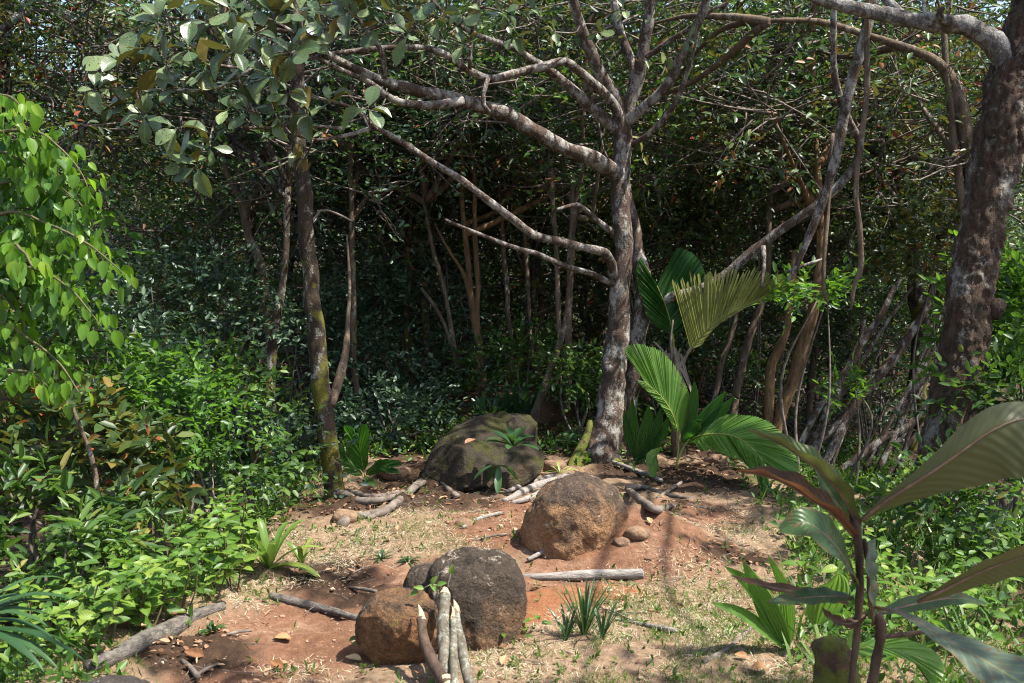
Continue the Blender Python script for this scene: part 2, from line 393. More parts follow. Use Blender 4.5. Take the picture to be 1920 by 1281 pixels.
def plain_mat(name, c0, c1, scale=25, rough=0.8, rnd=None, transl=0.0, bumpd=0.004, stretch=(1, 1, 1)):
    m, t, out = nt(name); p = scaled(t, geo_pos(t), stretch)
    f = noise(t, scale, 5, .6, p)
    if rnd == 'attr': f = math_(t, 'ADD', math_(t, 'MULTIPLY', f, 0.3), math_(t, 'MULTIPLY', N_(t, 'ShaderNodeAttribute', attribute_name='rnd').outputs['Fac'], 0.75))
    elif rnd == 'obj': f = math_(t, 'ADD', math_(t, 'MULTIPLY', f, 0.35), math_(t, 'MULTIPLY', t.nodes.new('ShaderNodeObjectInfo').outputs['Random'], 0.7))
    stops = c0 if isinstance(c0, list) else [(0.3, c0), (0.7, c1)]
    col = ramp(t, f, stops)
    b = t.nodes.new('ShaderNodeBsdfPrincipled'); t.links.new(col, b.inputs['Base Color']); b.inputs['Roughness'].default_value = rough
    b.inputs['Specular IOR Level'].default_value = 0.3
    if bumpd: t.links.new(bump(t, noise(t, scale * 2.5, 4, .65, p), 1.0, bumpd), b.inputs['Normal'])
    sh = b.outputs[0]
    if transl:
        tr = t.nodes.new('ShaderNodeBsdfTranslucent'); t.links.new(col, tr.inputs[0]); ms = t.nodes.new('ShaderNodeMixShader'); ms.inputs[0].default_value = transl
        t.links.new(sh, ms.inputs[1]); t.links.new(tr.outputs[0], ms.inputs[2]); sh = ms.outputs[0]
    t.links.new(sh, out.inputs[0]); return m

DG = [(0, (0.024, 0.050, 0.024)), (0.5, (0.052, 0.096, 0.042)), (0.85, (0.09, 0.142, 0.046)), (0.98, (0.15, 0.18, 0.04)), (1, (0.22, 0.09, 0.03))]
M = {}
M['dark'] = leaf_mat('forest_leaf', DG, rough=0.42, transl=0.25)
M['blue'] = leaf_mat('bluish_leaf', [(0, (0.026, 0.052, 0.032)), (0.6, (0.055, 0.10, 0.058)), (1, (0.10, 0.15, 0.075))], rough=0.40, transl=0.2, tcol=(.06, .16, .03))
M['mid'] = leaf_mat('mid_green_leaf', [(0, (0.028, 0.065, 0.018)), (0.6, (0.06, 0.125, 0.028)), (0.97, (0.12, 0.19, 0.035)), (1, (0.22, 0.20, 0.05))], rough=0.42, transl=0.33, tcol=(.14, .30, .02))
M['red'] = leaf_mat('autumn_tinted_leaf', [(0, (0.024, 0.05, 0.018)), (0.74, (0.06, 0.105, 0.028)), (0.90, (0.12, 0.15, 0.035)), (0.955, (0.22, 0.14, 0.04)), (0.985, (0.26, 0.06, 0.03)), (1, (0.30, 0.05, 0.03))], rough=0.42, transl=0.3, tcol=(.20, .18, .02))
M['bright'] = leaf_mat('bright_leaf', [(0, (0.07, 0.17, 0.012)), (0.7, (0.13, 0.28, 0.02)), (1, (0.24, 0.36, 0.04))], rnd='obj', rough=0.4, transl=0.55, tcol=(.34, .62, .02), veins=0.25, nv=1, vk=3.0, blem=.2)
M['brightm'] = leaf_mat('bright_leaf_mass', [(0, (0.03, 0.075, 0.018)), (0.6, (0.06, 0.14, 0.024)), (1, (0.13, 0.27, 0.03))], rough=0.42, transl=0.42, tcol=(.2, .42, .02))
M['herb'] = leaf_mat('herb_leaf', [(0, (0.04, 0.105, 0.016)), (0.6, (0.10, 0.21, 0.028)), (1, (0.22, 0.31, 0.05))], rnd='obj', rough=0.42, transl=0.38, tcol=(.22, .42, .03), veins=0.5, nv=7, vk=-1.5, blem=.2)
M['herbm'] = leaf_mat('herb_leaf_mass', [(0, (0.035, 0.085, 0.014)), (0.7, (0.075, 0.16, 0.024)), (1, (0.15, 0.22, 0.04))], rough=0.42, transl=0.35, tcol=(.2, .40, .03))
M['big'] = leaf_mat('leathery_leaf', [(0, (0.05, 0.09, 0.04)), (0.6, (0.10, 0.15, 0.07)), (1, (0.17, 0.23, 0.09))], rnd='obj', rough=0.36, transl=0.14, tcol=(.22, .25, .03), under=(0.13, 0.105, 0.03), veins=0.25, spots=0.22, nv=11, vk=1.2, blem=.5)
M['strap'] = leaf_mat('strap_leaf', [(0, (0.08, 0.16, 0.025)), (0.6, (0.16, 0.26, 0.045)), (1, (0.36, 0.38, 0.11))], rnd='obj', rough=0.4, transl=0.35, tcol=(.24, .40, .04))
M['strapd'] = leaf_mat('dark_strap_leaf', [(0, (0.022, 0.06, 0.025)), (1, (0.05, 0.11, 0.035))], rnd='obj', rough=0.33, transl=0.25, tcol=(.1, .24, .03))
M['palm'] = leaf_mat('palm_leaf', [(0, (0.09, 0.20, 0.03)), (1, (0.17, 0.30, 0.06))], rnd='obj', rough=0.38, transl=0.35, tcol=(.2, .42, .03))
M['palmd'] = leaf_mat('dark_palm_leaf', [(0, (0.026, 0.085, 0.018)), (1, (0.05, 0.13, 0.028))], rnd='obj', rough=0.38, transl=0.42, tcol=(.12, .40, .012))
M['palmy'] = leaf_mat('yellowing_palm_leaf', [(0, (0.20, 0.25, 0.08)), (1, (0.27, 0.29, 0.10))], rnd='obj', rough=0.45, transl=0.4, tcol=(.42, .44, .09), blem=.7)
M['rachis'] = plain_mat('palm_midrib', (0.16, 0.18, 0.04), (0.32, 0.27, 0.07), 30, 0.5)
M['fore'] = leaf_mat('foreground_leaf', [(0, (0.028, 0.07, 0.024)), (1, (0.045, 0.095, 0.03))], rnd='obj', rough=0.38, transl=0.18, tcol=(.2, .28, .03), under=(0.10, 0.075, 0.05), veins=0.9, nv=16, vk=3.0, veincol=(0.12, 0.09, 0.05), blem=.9, spots=.12, sheen=-.2)
M['foreg'] = leaf_mat('foreground_green_leaf', [(0, (0.05, 0.09, 0.02)), (1, (0.07, 0.115, 0.028))], rnd='obj', rough=0.40, transl=0.22, tcol=(.13, .17, .02), under=(0.095, 0.10, 0.040), veins=0.9, nv=16, vk=3.0, veincol=(0.10, 0.05, 0.03), blem=.9, spots=.10, sheen=-.2)
M['forer'] = leaf_mat('foreground_reddish_leaf', [(0, (0.06, 0.035, 0.022)), (1, (0.10, 0.055, 0.03))], rnd='obj', rough=0.4, transl=0.25, tcol=(.25, .10, .03), under=(0.13, 0.055, 0.03), veins=0.7, nv=16, vk=3.0, veincol=(0.14, 0.08, 0.04), blem=.8, sheen=-.2)
M['foregrey'] = leaf_mat('weathered_grey_leaf', [(0, (0.07, 0.10, 0.075)), (1, (0.10, 0.135, 0.10))], rnd='obj', rough=0.45, transl=0.12, tcol=(.2, .22, .1), veins=0.5, nv=14, vk=2.5, spots=0.2, under=(0.12, 0.10, 0.07), blem=1.0, sheen=-.2)
M['bark_main'] = bark_mat('pale_lichen_bark', (0.030, 0.020, 0.015), (0.12, 0.080, 0.058), (0.40, 0.38, 0.33), 0.475, 9, moss=0.0)
M['bark_pale'] = bark_mat('pale_limb_bark', (0.032, 0.022, 0.016), (0.12, 0.082, 0.06), (0.36, 0.34, 0.30), 0.49, 11)
M['bark_root'] = bark_mat('mossy_bark', (0.03, 0.02, 0.014), (0.12, 0.075, 0.05), (0.40, 0.38, 0.33), 0.36, 13, moss=0.75)
M['bark_big'] = bark_mat('flaky_brown_bark', (0.032, 0.021, 0.014), (0.15, 0.098, 0.064), (0.36, 0.34, 0.29), 0.45, 7, moss=0.15, bumpd=0.035, mosscol=(0.16, 0.13, 0.02), fscale=26)
M['bark_limb'] = bark_mat('grey_limb_bark', (0.05, 0.042, 0.036), (0.19, 0.17, 0.15), (0.42, 0.41, 0.38), 0.5, 9, bumpd=0.02)
M['bark_dark'] = bark_mat('dark_spotted_bark', (0.018, 0.013, 0.009), (0.07, 0.048, 0.03), (0.40, 0.39, 0.32), 0.44, 15, moss=0.6, mosscol=(0.11, 0.10, 0.016))
M['bark_thin'] = bark_mat('slender_trunk_bark', (0.05, 0.034, 0.022), (0.20, 0.145, 0.095), (0.40, 0.38, 0.31), 0.42, 12)
M['bark_orange'] = bark_mat('orange_brown_bark', (0.07, 0.042, 0.02), (0.27, 0.165, 0.08), (0.38, 0.34, 0.25), 0.36, 14)
M['twig'] = plain_mat('twig_bark', (0.055, 0.042, 0.032), (0.22, 0.18, 0.145), 20, 0.8)
M['twigg'] = plain_mat('green_stem', (0.05, 0.06, 0.02), (0.14, 0.11, 0.05), 20, 0.7)
M['rock'] = rock_mat('boulder_stone', (0.050, 0.038, 0.028), (0.17, 0.095, 0.05), (0.34, 0.28, 0.22), 0.26, 0.36)
M['rock_small'] = rock_mat('brown_boulder_stone', (0.052, 0.038, 0.027), (0.19, 0.10, 0.045), (0.40, 0.34, 0.26), 0.40, 0.28, (0.17, 0.14, 0.02), 0.20)
M['rock_mid'] = rock_mat('tan_boulder_stone', (0.070, 0.050, 0.036), (0.29, 0.165, 0.085), (0.42, 0.33, 0.25), 0.48, 0.28)
M['rock_moss'] = rock_mat('mossy_boulder_stone', (0.035, 0.028, 0.018), (0.08, 0.055, 0.03), (0.3, 0.28, 0.22), 0.2, 0.12, (0.040, 0.042, 0.008), 0.38)
M['rock_grey'] = rock_mat('grey_boulder_stone', (0.05, 0.043, 0.038), (0.09, 0.065, 0.05), (0.36, 0.32, 0.28), 0.1, 0.30)
M['log_grey'] = plain_mat('weathered_log', (0.13, 0.115, 0.10), (0.36, 0.32, 0.28), 14, 0.85, bumpd=0.01, stretch=(1, 4, 4))
M['log_dark'] = plain_mat('rotting_log', (0.05, 0.043, 0.036), (0.24, 0.21, 0.175), 12, 0.9, bumpd=0.02, stretch=(2.5, 2.5, 6))
M['stick'] = bark_mat('cut_stick_bark', (0.055, 0.045, 0.03), (0.17, 0.15, 0.11), (0.33, 0.34, 0.28), 0.46, 22, stretch=0.15, bumpd=0.004)
M['stickb'] = bark_mat('brown_stick_bark', (0.035, 0.024, 0.016), (0.12, 0.08, 0.055), (0.33, 0.31, 0.26), 0.38, 24, stretch=0.2, bumpd=0.005)
M['cut'] = plain_mat('fresh_cut_wood', (0.42, 0.24, 0.12), (0.62, 0.45, 0.28), 40, 0.75)
M['dead'] = plain_mat('dead_palm_leaf', (0.10, 0.07, 0.045), (0.30, 0.24, 0.18), 22, 0.85, stretch=(1, 1, .2))
M['litter'] = plain_mat('fallen_leaf', [(0.1, (0.06, 0.03, 0.015)), (0.45, (0.20, 0.10, 0.05)), (0.8, (0.36, 0.22, 0.12)), (1, (0.50, 0.40, 0.28))], None, 20, 0.6, rnd='attr', transl=0.12)
M['fallen'] = plain_mat('fallen_large_leaf', [(0.1, (0.12, 0.055, 0.025)), (0.5, (0.34, 0.16, 0.06)), (0.8, (0.42, 0.27, 0.16)), (1, (0.5, 0.42, 0.16))], None, 20, 0.5, rnd='obj', transl=0.12)
M['straw'] = plain_mat('dry_grass_blade', [(0.1, (0.20, 0.16, 0.09)), (0.5, (0.48, 0.40, 0.26)), (1, (0.72, 0.65, 0.47))], None, 10, 0.7, rnd='attr', transl=0.25, bumpd=0)
M['grass'] = leaf_mat('grass_blade', [(0, (0.05, 0.10, 0.015)), (0.6, (0.11, 0.18, 0.03)), (1, (0.28, 0.27, 0.09))], rough=0.5, transl=0.35, tcol=(.24, .38, .05))
M['pebble'] = plain_mat('pebble', [(0.1, (0.12, 0.06, 0.035)), (0.6, (0.32, 0.19, 0.11)), (1, (0.48, 0.38, 0.29))], None, 30, 0.9, rnd='attr')
M['stone'] = plain_mat('loose_stone', (0.10, 0.062, 0.038), (0.27, 0.17, 0.10), 18, 0.9, bumpd=0.01)

def ground_mat():
    m, t, out = nt('forest_soil'); p = geo_pos(t)
    A = lambda n: N_(t, 'ShaderNodeAttribute', attribute_name=n).outputs['Fac']
    n1 = noise(t, 3.2, 6, .6, p); n2 = noise(t, 24, 6, .65, p); n3 = noise(t, 140, 4, .7, p)
    dirt = ramp(t, mixc(t, 0.5, n1, n2), [(0.30, (0.09, 0.043, 0.025)), (0.5, (0.18, 0.092, 0.054)), (0.68, (0.30, 0.185, 0.12))])
    orange = ramp(t, n2, [(0.3, (0.20, 0.078, 0.034)), (0.7, (0.30, 0.14, 0.07))])
    dark = ramp(t, n2, [(0.3, (0.026, 0.016, 0.010)), (0.7, (0.075, 0.044, 0.027))])  # dark soil colour, also painted in where the ground lies in shade
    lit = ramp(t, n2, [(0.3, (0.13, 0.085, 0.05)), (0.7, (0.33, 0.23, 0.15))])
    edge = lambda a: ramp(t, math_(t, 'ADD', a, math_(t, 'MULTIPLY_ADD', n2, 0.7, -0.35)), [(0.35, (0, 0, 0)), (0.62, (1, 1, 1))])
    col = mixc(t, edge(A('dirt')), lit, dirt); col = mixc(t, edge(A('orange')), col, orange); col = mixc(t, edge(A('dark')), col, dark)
    col = mixc(t, 0.55, col, ramp(t, n3, [(0.3, (0.45, 0.43, 0.4)), (0.7, (1.35, 1.32, 1.28))]), 'MULTIPLY')
    b = t.nodes.new('ShaderNodeBsdfPrincipled'); t.links.new(col, b.inputs['Base Color']); b.inputs['Roughness'].default_value = 0.95
    b.inputs['Specular IOR Level'].default_value = 0.15
    t.links.new(bump(t, mixc(t, 0.4, n2, n3), 1.0, 0.02), b.inputs['Normal']); t.links.new(b.outputs[0], out.inputs[0])
    return m
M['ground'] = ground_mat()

# ------------------------------------------------------------------ ground
def axis(lo, hi, step, far):
    a = list(np.arange(lo, hi, step)); s = step; v = a[-1]; up = []
    while v < far: s *= 1.25; v += s; up.append(v)
    s = step; v = a[0]; dn = []
    while v > -far: s *= 1.25; v -= s; dn.append(v)
    return np.array(dn[::-1] + a + up)
# world-space patches of the clearing: (px, py, radius x m, radius y m)
DIRT = [(520, 1200, .42, .42), (430, 1260, .30, .3), (600, 1150, .3, .3), (650, 1090, .38, .28), (720, 1100, .3, .25), (1060, 1100, .40, .25), (1000, 1120, .25, .2), (1170, 1030, .42, .42), (1250, 1010, .35, .4),
        (930, 985, .33, .5), (980, 950, .3, .45), (1080, 1060, .35, .22), (1310, 975, .35, .5), (620, 1225, .2, .3), (850, 1080, .3, .3), (940, 755, .5, .7)]
ORNG = [(1060, 1118, .32, .16), (1150, 1108, .2, .12), (1110, 990, .12, .16), (1090, 1020, .1, .2), (700, 1215, .1, .2), (1000, 1150, .15, .12)]
DARK = [(615, 1085, .26, .30), (680, 1120, .2, .15), (690, 925, .5, .4), (820, 930, .5, .5), (900, 900, .4, .6), (780, 890, .4, .6), (1390, 1045, .26, .2), (1060, 830, .5, .7), (360, 1230, .3, .25), (640, 940, .4, .4), (1170, 880, .3, .4), (1300, 890, .5, .6)]  # dark soil and litter, plus cast shade painted into the soil colour
STRAW = [(780, 990, .55, .40), (700, 1020, .4, .3), (860, 1010, .35, .3), (640, 1050, .22, .3), (1380, 985, .35, .45), (1280, 1060, .25, .2), (1290, 1120, .45, .35), (1180, 1180, .5, .35), (1350, 1200, .5, .35), (1000, 1240, .45, .25), (600, 1010, .25, .3), (470, 1105, .28, .3), (1250, 1250, .6, .2), (600, 1260, .3, .1)]
def patch(P, x, y):
    r = np.zeros(len(x))
    for px, py, rx, ry in P:
        c = G(px, py); r = np.maximum(r, np.exp(-((x - c[0]) / rx) ** 2 - ((y - c[1]) / ry) ** 2))
    return r
X = axis(-3.6, 3.6, 0.032, 400); Y = axis(2.6, 9.5, 0.034, 400)
gx, gy = np.meshgrid(X, Y, indexing='xy'); fx, fy = gx.ravel(), gy.ravel()
gz = hgt(fx, fy)
far = np.hypot(fx, fy); gz = np.where(far > 30, -1.6, gz)
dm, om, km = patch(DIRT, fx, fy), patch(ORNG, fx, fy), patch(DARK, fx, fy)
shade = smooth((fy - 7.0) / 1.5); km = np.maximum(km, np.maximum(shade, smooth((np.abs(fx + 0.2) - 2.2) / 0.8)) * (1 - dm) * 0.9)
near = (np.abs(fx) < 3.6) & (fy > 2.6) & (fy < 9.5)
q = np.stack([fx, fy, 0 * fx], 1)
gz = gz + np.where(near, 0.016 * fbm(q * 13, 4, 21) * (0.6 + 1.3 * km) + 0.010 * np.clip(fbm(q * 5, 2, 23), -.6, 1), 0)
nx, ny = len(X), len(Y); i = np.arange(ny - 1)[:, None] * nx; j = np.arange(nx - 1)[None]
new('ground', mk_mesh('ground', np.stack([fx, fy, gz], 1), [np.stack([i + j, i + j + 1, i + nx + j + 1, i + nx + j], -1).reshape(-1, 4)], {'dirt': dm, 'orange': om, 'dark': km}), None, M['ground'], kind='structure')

# ------------------------------------------------------------------ boulders
def ico(sub):
    bm_ = bpy.data.meshes.new('t'); import bmesh
    b = bmesh.new(); bmesh.ops.create_icosphere(b, subdivisions=sub, radius=1.0); b.to_mesh(bm_); b.free()
    V = np.zeros(len(bm_.vertices) * 3); bm_.vertices.foreach_get('co', V); F = np.zeros(len(bm_.polygons) * 3, np.int32); bm_.polygons.foreach_get('vertices', F)
    bpy.data.meshes.remove(bm_); return V.reshape(-1, 3), F.reshape(-1, 3)
ICO6, ICO3, ICO1 = ico(6), ico(3), ico(1)
def rock_mesh(name, c, r, seed, ex=2.6, amp=0.10, lumps=(), rotz=0.0, tilt=0.0, base=ICO6, fine=0.012, cuts=9):
    V, F = base; d = V.copy()
    s = (np.abs(d) ** ex).sum(1) ** (-1 / ex); P = d * s[:, None]
    k = 1 + amp * fbm(d * 1.3 + seed, 3, seed) + fine * fbm(d * 9, 4, seed + 3) + 0.35 * amp * (0.5 - np.abs(fbm(d * 2.3 + seed, 3, seed + 9))) + 0.004 * fbm(d * 40, 2, seed + 5)
    k = k - 0.8 * amp * np.clip(vnoise(d * 1.9 + seed * 1.7, seed + 4) - .25, 0, 1)
    for (lx, ly, lz, a, w) in lumps:
        k = k + a * np.exp(-((d - nz([lx, ly, lz])) ** 2).sum(1) / w)
    P = P * k[:, None]
    rs = np.random.default_rng(seed)
    for _ in range(cuts):
        nn = nz(rs.normal(size=3) * [1, 1, .8]); c_ = rs.uniform(.74, .93); dd = P @ nn; ov = np.clip(dd - c_, 0, None); P = P - nn * (ov * .86)[:, None]
    P = P * (1 + .016 * fbm(P * 7, 4, seed + 13) + .010 * fbm(P * 24, 3, seed + 15))[:, None] * np.asarray(r)
    ct, st = math.cos(tilt), math.sin(tilt); P = P @ np.array([[ct, 0, st], [0, 1, 0], [-st, 0, ct]]).T
    cz, sz_ = math.cos(rotz), math.sin(rotz); P = P @ np.array([[cz, -sz_, 0], [sz_, cz, 0], [0, 0, 1]]).T
    return mk_mesh(name, P + np.asarray(c), [F])
def boulder(name, px0, px1, ptop, pbase, depth_ratio, mat, label, seed, **k):
    g = G((px0 + px1) / 2, pbase); d0 = float((g - CAM) @ FWD)
    rx = (px1 - px0) / 2 * d0 / FPX; ry = rx * depth_ratio; d = d0 + ry * 0.9; rx = (px1 - px0) / 2 * d / FPX
    top = W((px0 + px1) / 2, ptop, d); zb = g[2] - 0.55 * (top[2] - g[2])
    c = np.array([top[0], top[1], (top[2] + zb) / 2]); rz = (top[2] - zb) / 2
    o = new(name, rock_mesh(name, c, (rx * .97, ry, rz), seed, **k), None, mat, label, 'boulder')
    return o, c, (rx, ry, rz)
b1, c1, r1 = boulder('boulder', 786, 992, 1036, 1226, 1.0, M['rock'], 'large dark rounded boulder with pale lichen patch behind the sharpened sticks', 3, amp=0.10, cuts=4, lumps=((-.25, -.3, 1, -.16, .04), (.35, -.2, .9, .06, .2), (-.6, 0, .7, .08, .1)))
b1b, _, _ = boulder('boulder', 752, 860, 1060, 1180, 1.3, M['rock'], 'dark hump of rock at the left flank of the large dark boulder', 8, amp=0.08)
b2, c2, r2 = boulder('boulder', 668, 838, 1112, 1252, 1.0, M['rock_small'], 'small brown boulder with yellow moss at left of the sharpened sticks', 5, amp=0.08, ex=2.8)
b3, c3, r3 = boulder('boulder', 985, 1180, 886, 1050, 1.0, M['rock_mid'], 'tan boulder in the middle of the clearing below the branching tree', 12, amp=0.10, ex=2.15, cuts=3, lumps=((-.9, -.3, .1, .08, .2), (.7, -.3, .5, -.12, .3)))
cm_ = W(893, 868, 7.25)
new('boulder', rock_mesh('boulder', cm_ + np.array([0, 0, -.08]), (.47, .55, .28), 21, amp=0.30, ex=2.2, tilt=-.42, rotz=.15, fine=.03, cuts=14, lumps=((-.5, -.6, .5, .10, .15), (.4, -.5, .6, -.12, .08))), None, M['rock_moss'], 'long sloping mossy boulder in shade behind the clearing', 'boulder')
new('boulder', rock_mesh('boulder', W(955, 835, 7.5), (.24, .3, .24), 27, amp=0.2, ex=2.3), None, M['rock_moss'], 'mossy brown boulder under the fan-leaved rosette plant', 'boulder')
new('boulder', rock_mesh('boulder', (-1.34, 2.80, -0.05), (0.68, 0.50, 0.335), 31, amp=0.10, ex=2.3), None, M['rock_grey'], 'grey lichen-spotted boulder cut off by the bottom left corner', 'boulder')
for q_, (px, py, s, lab) in enumerate([(655, 888, .11, 'brown rounded stone on the dark bank below the small palm'), (1040, 880, .10, 'flat tan stone at the foot of the branching tree'), (975, 885, .10, 'brown stone beside the mossy boulder'), (960, 912, .08, 'yellowish flat stone above the surface roots'),
        (1000, 880, .07, 'small brown stone between roots and tree'), (1230, 868, .09, 'pale stone under the palm seedling'), (1193, 1008, .07, 'ochre stone bedded in the bare earth'), (650, 975, .09, 'reddish rounded stone at the edge of the left bank'), (735, 890, .12, 'dark rounded stone on the shaded path'), (1168, 1022, .05, 'small ochre stone sunk in the earth'), (1345, 868, .10, 'square pale block among the palm stems'), (870, 985, .05, 'little brown stone near a pale stick')]):
    g = G(px, py); new('stone', rock_mesh('stone', g + np.array([0, 0, s * .15]), (s, s * .8, s * .55), 50 + q_, base=ICO3, amp=.2, ex=2.6), None, M['stone'], lab, 'stone')

# ------------------------------------------------------------------ logs and sticks
def log(name, P, R, mat, label, cat, seg=12, seed=0, rough=0.10, **k):
    V, F = tube(P, R, seg, 0.03, rough, 8, seed, wob=.3); return new(name, mk_mesh(name, V, F), None, mat, label, cat)
def on_ground(pts, lift=0.5):
    P = []; R = []
    for px, py, hw in pts:
        g = G(px, py); d = float((g - CAM) @ FWD); r = hw * d / FPX; P.append(g + np.array([0, 0, r * lift])); R.append(r)
    return np.array(P), np.array(R)
P, R = on_ground([(975, 1084, 4), (1020, 1087, 7), (1080, 1088, 9), (1150, 1086, 10), (1196, 1084, 10.5), (1206, 1084, 10)], 0.7)
log('log', P, R, M['log_grey'], 'grey weathered log lying across the bare earth of the path', 'log', 14, 2)
P, R = on_ground([(165, 1262, 15), (230, 1232, 16), (310, 1190, 17), (370, 1160, 14), (420, 1142, 8)], 0.5)
log('log', P, R, M['log_dark'], 'cracked grey-brown rotting log edging the path at lower left', 'log', 16, 4, 0.22)
P, R = on_ground([(508, 1122, 8), (550, 1132, 9), (610, 1147, 8), (668, 1162, 7)], 0.3)
log('log', P, R, M['log_dark'], 'half-buried timber step running to the small mossy boulder', 'log', 12, 6, 0.16)
for k_, (pts, lab) in enumerate([([(655, 1106, 2), (680, 1110, 4), (706, 1115, 3)], 'short dark charred twig on the shaded earth'), ([(660, 1078, 1.5), (695, 1062, 1.5)], 'thin dark twig above the shaded earth'),
        ([(415, 1198, 3), (470, 1185, 2.5)], 'dark stick lying on the path at left'), ([(340, 1245, 5), (370, 1275, 6)], 'bent brown stick beside the rotting log'), ([(366, 1272, 3.5), (410, 1250, 3)], 'dark twig crossing the bent brown stick'),
        ([(868, 992, 3), (900, 975, 4), (940, 965, 3)], 'pale stick on the dirt left of the tan boulder'), ([(885, 1016, 2), (950, 1005, 2)], 'thin grey twig on the dirt left of the tan boulder'), ([(990, 1054, 4), (1045, 1030, 5)], 'pale split stick leaning on the foot of the tan boulder'),
        ([(1150, 1165, 2.5), (1190, 1172, 3), (1268, 1190, 5)], 'grey branch lying in the grass in front of the log'), ([(1120, 1140, 1.5), (1190, 1168, 2)], 'thin grey twig forking from the grass branch'),
        ([(1320, 1250, 6), (1370, 1220, 5), (1412, 1178, 4)], 'dark red-brown branch in the grass at right'), ([(1232, 938, 3), (1278, 908, 3.5)], 'grey stick below the palm seedling'), ([(1150, 872, 5), (1200, 890, 5), (1240, 905, 4)], 'pale broken wood among the litter by the tree foot')]):
    P, R = on_ground(pts, 1.0); log('fallen_stick', P if len(P) > 2 else np.vstack([P[0], (P[0] + P[1]) / 2 + [0, 0, .005], P[1]]), R, M['twig'] if k_ not in (5, 7, 8, 12) else M['log_grey'], lab, 'stick', 7, 20 + k_, .15)

def sharp_stick(pts, mat, label, seed, tip=0.06):
    base = np.array(pts[-1][0]); t = thing('sharpened_stick', base, label, 'stick', 'sharpened sticks leaning on the boulders')
    P = np.array([p[0] for p in pts][::-1]); R = np.array([p[1] for p in pts][::-1])
    V, F = tube(P, R, 18, 0.012, 0.10, 17, seed, wob=.55, flake=.3); new('shaft', mk_mesh('shaft', V, F), t, mat)
    a = P[-1]; dr = nz(P[-1] - P[-2]); C = np.array([a - dr * .012, a + dr * tip * .5 + np.array([.003, 0, 0]), a + dr * tip]); V, F = tube(C, [R[-1] * 1.03, R[-1] * .62, R[-1] * .10], 9, .012, .12, 40, seed)
    new('cut_tip', mk_mesh('cut_tip', V, F, smooth_shade=False), t, M['cut'])
    b0 = P[0]; V, F = tube([b0 + dr * .03, b0 - dr * .02, b0 - dr * .06], [R[0] * 1.02, R[0] * .75, R[0] * .2], 9, .012, .1, 40, seed + 1); new('cut_end', mk_mesh('cut_end', V, F, smooth_shade=False), t, M['cut'])
sd = 3.70
sharp_stick([(W(790, 1160, 3.82), .016), (W(800, 1205, 3.74), .020), (W(815, 1245, 3.66), .022), (W(838, 1284, 3.58), .023)], M['stickb'], 'leftmost sharpened stick, brown and bent, leaning on the small boulder', 1, .065)
sharp_stick([(W(833, 1112, 3.92), .022), (W(834, 1180, 3.78), .023), (W(834, 1266, 3.64), .022)], M['stick'], 'thick straight pale sharpened stick, second from left', 2, .03)
sharp_stick([(W(849, 1160, 3.83), .012), (W(851, 1220, 3.70), .016), (W(854, 1300, 3.54), .017)], M['stick'], 'slim pale sharpened stick between the thick one and the greenish one', 3, .06)
sharp_stick([(W(855, 1146, 3.88), .016), (W(864, 1190, 3.78), .018), (W(872, 1240, 3.67), .019), (W(884, 1300, 3.55), .020)], M['stick'], 'rightmost sharpened stick, mottled pale and leaning right', 4, .06)

# ------------------------------------------------------------------ trees
def branch(parent, pts, d, mat, name='branch', seg=9, seed=0, rough=0.12, step=0.06, wob=0.35, **k):
    P, R = pxtube(pts, d); V, F = tube(P, R, seg, step, rough, 11, seed, wob, **k)
    return new(name, mk_mesh(name, V, F), parent, mat), P, R

# --- the central branching tree
DM = GD(1128, 862)
mt = thing('branching_tree', G(1128, 862), 'branching tree with pale lichen bark and long crooked limbs in the centre of the clearing', 'tree')
MB = []      # (points) of limbs that carry leaf rosettes
branch(mt, [(1120, 885, 36), (1130, 840, 32), (1142, 790, 27), (1152, 720, 23), (1157, 640, 22), (1163, 560, 19), (1166, 480, 18), (1166, 400, 17.5), (1164, 330, 17), (1168, 280, 17), (1170, 235, 18), (1175, 195, 14)], DM, M['bark_main'], 'trunk', 40, 1, .12, .02, flake=.45)
branch(mt, [(1150, 870, 30, DM + .1), (1172, 780, 20, DM + .2), (1190, 690, 17), (1198, 620, 17), (1206, 560, 19), (1200, 500, 13), (1192, 430, 10), (1182, 390, 9), (1170, 340, 9)], (DM + .1, DM + .35), M['bark_main'], 'trunk', 14, 2, .12, .05)
for s_, pts in enumerate([[(1120, 850, 17), (1095, 862, 15), (1078, 880, 12), (1062, 900, 8)], [(1135, 850, 16), (1150, 868, 14), (1170, 880, 8)], [(1108, 790, 6), (1095, 830, 9), (1078, 865, 10), (1068, 890, 8)]]):
    branch(mt, pts, (DM, DM - .25), M['bark_root'], 'root_flare', 10, 30 + s_, .2, .04)
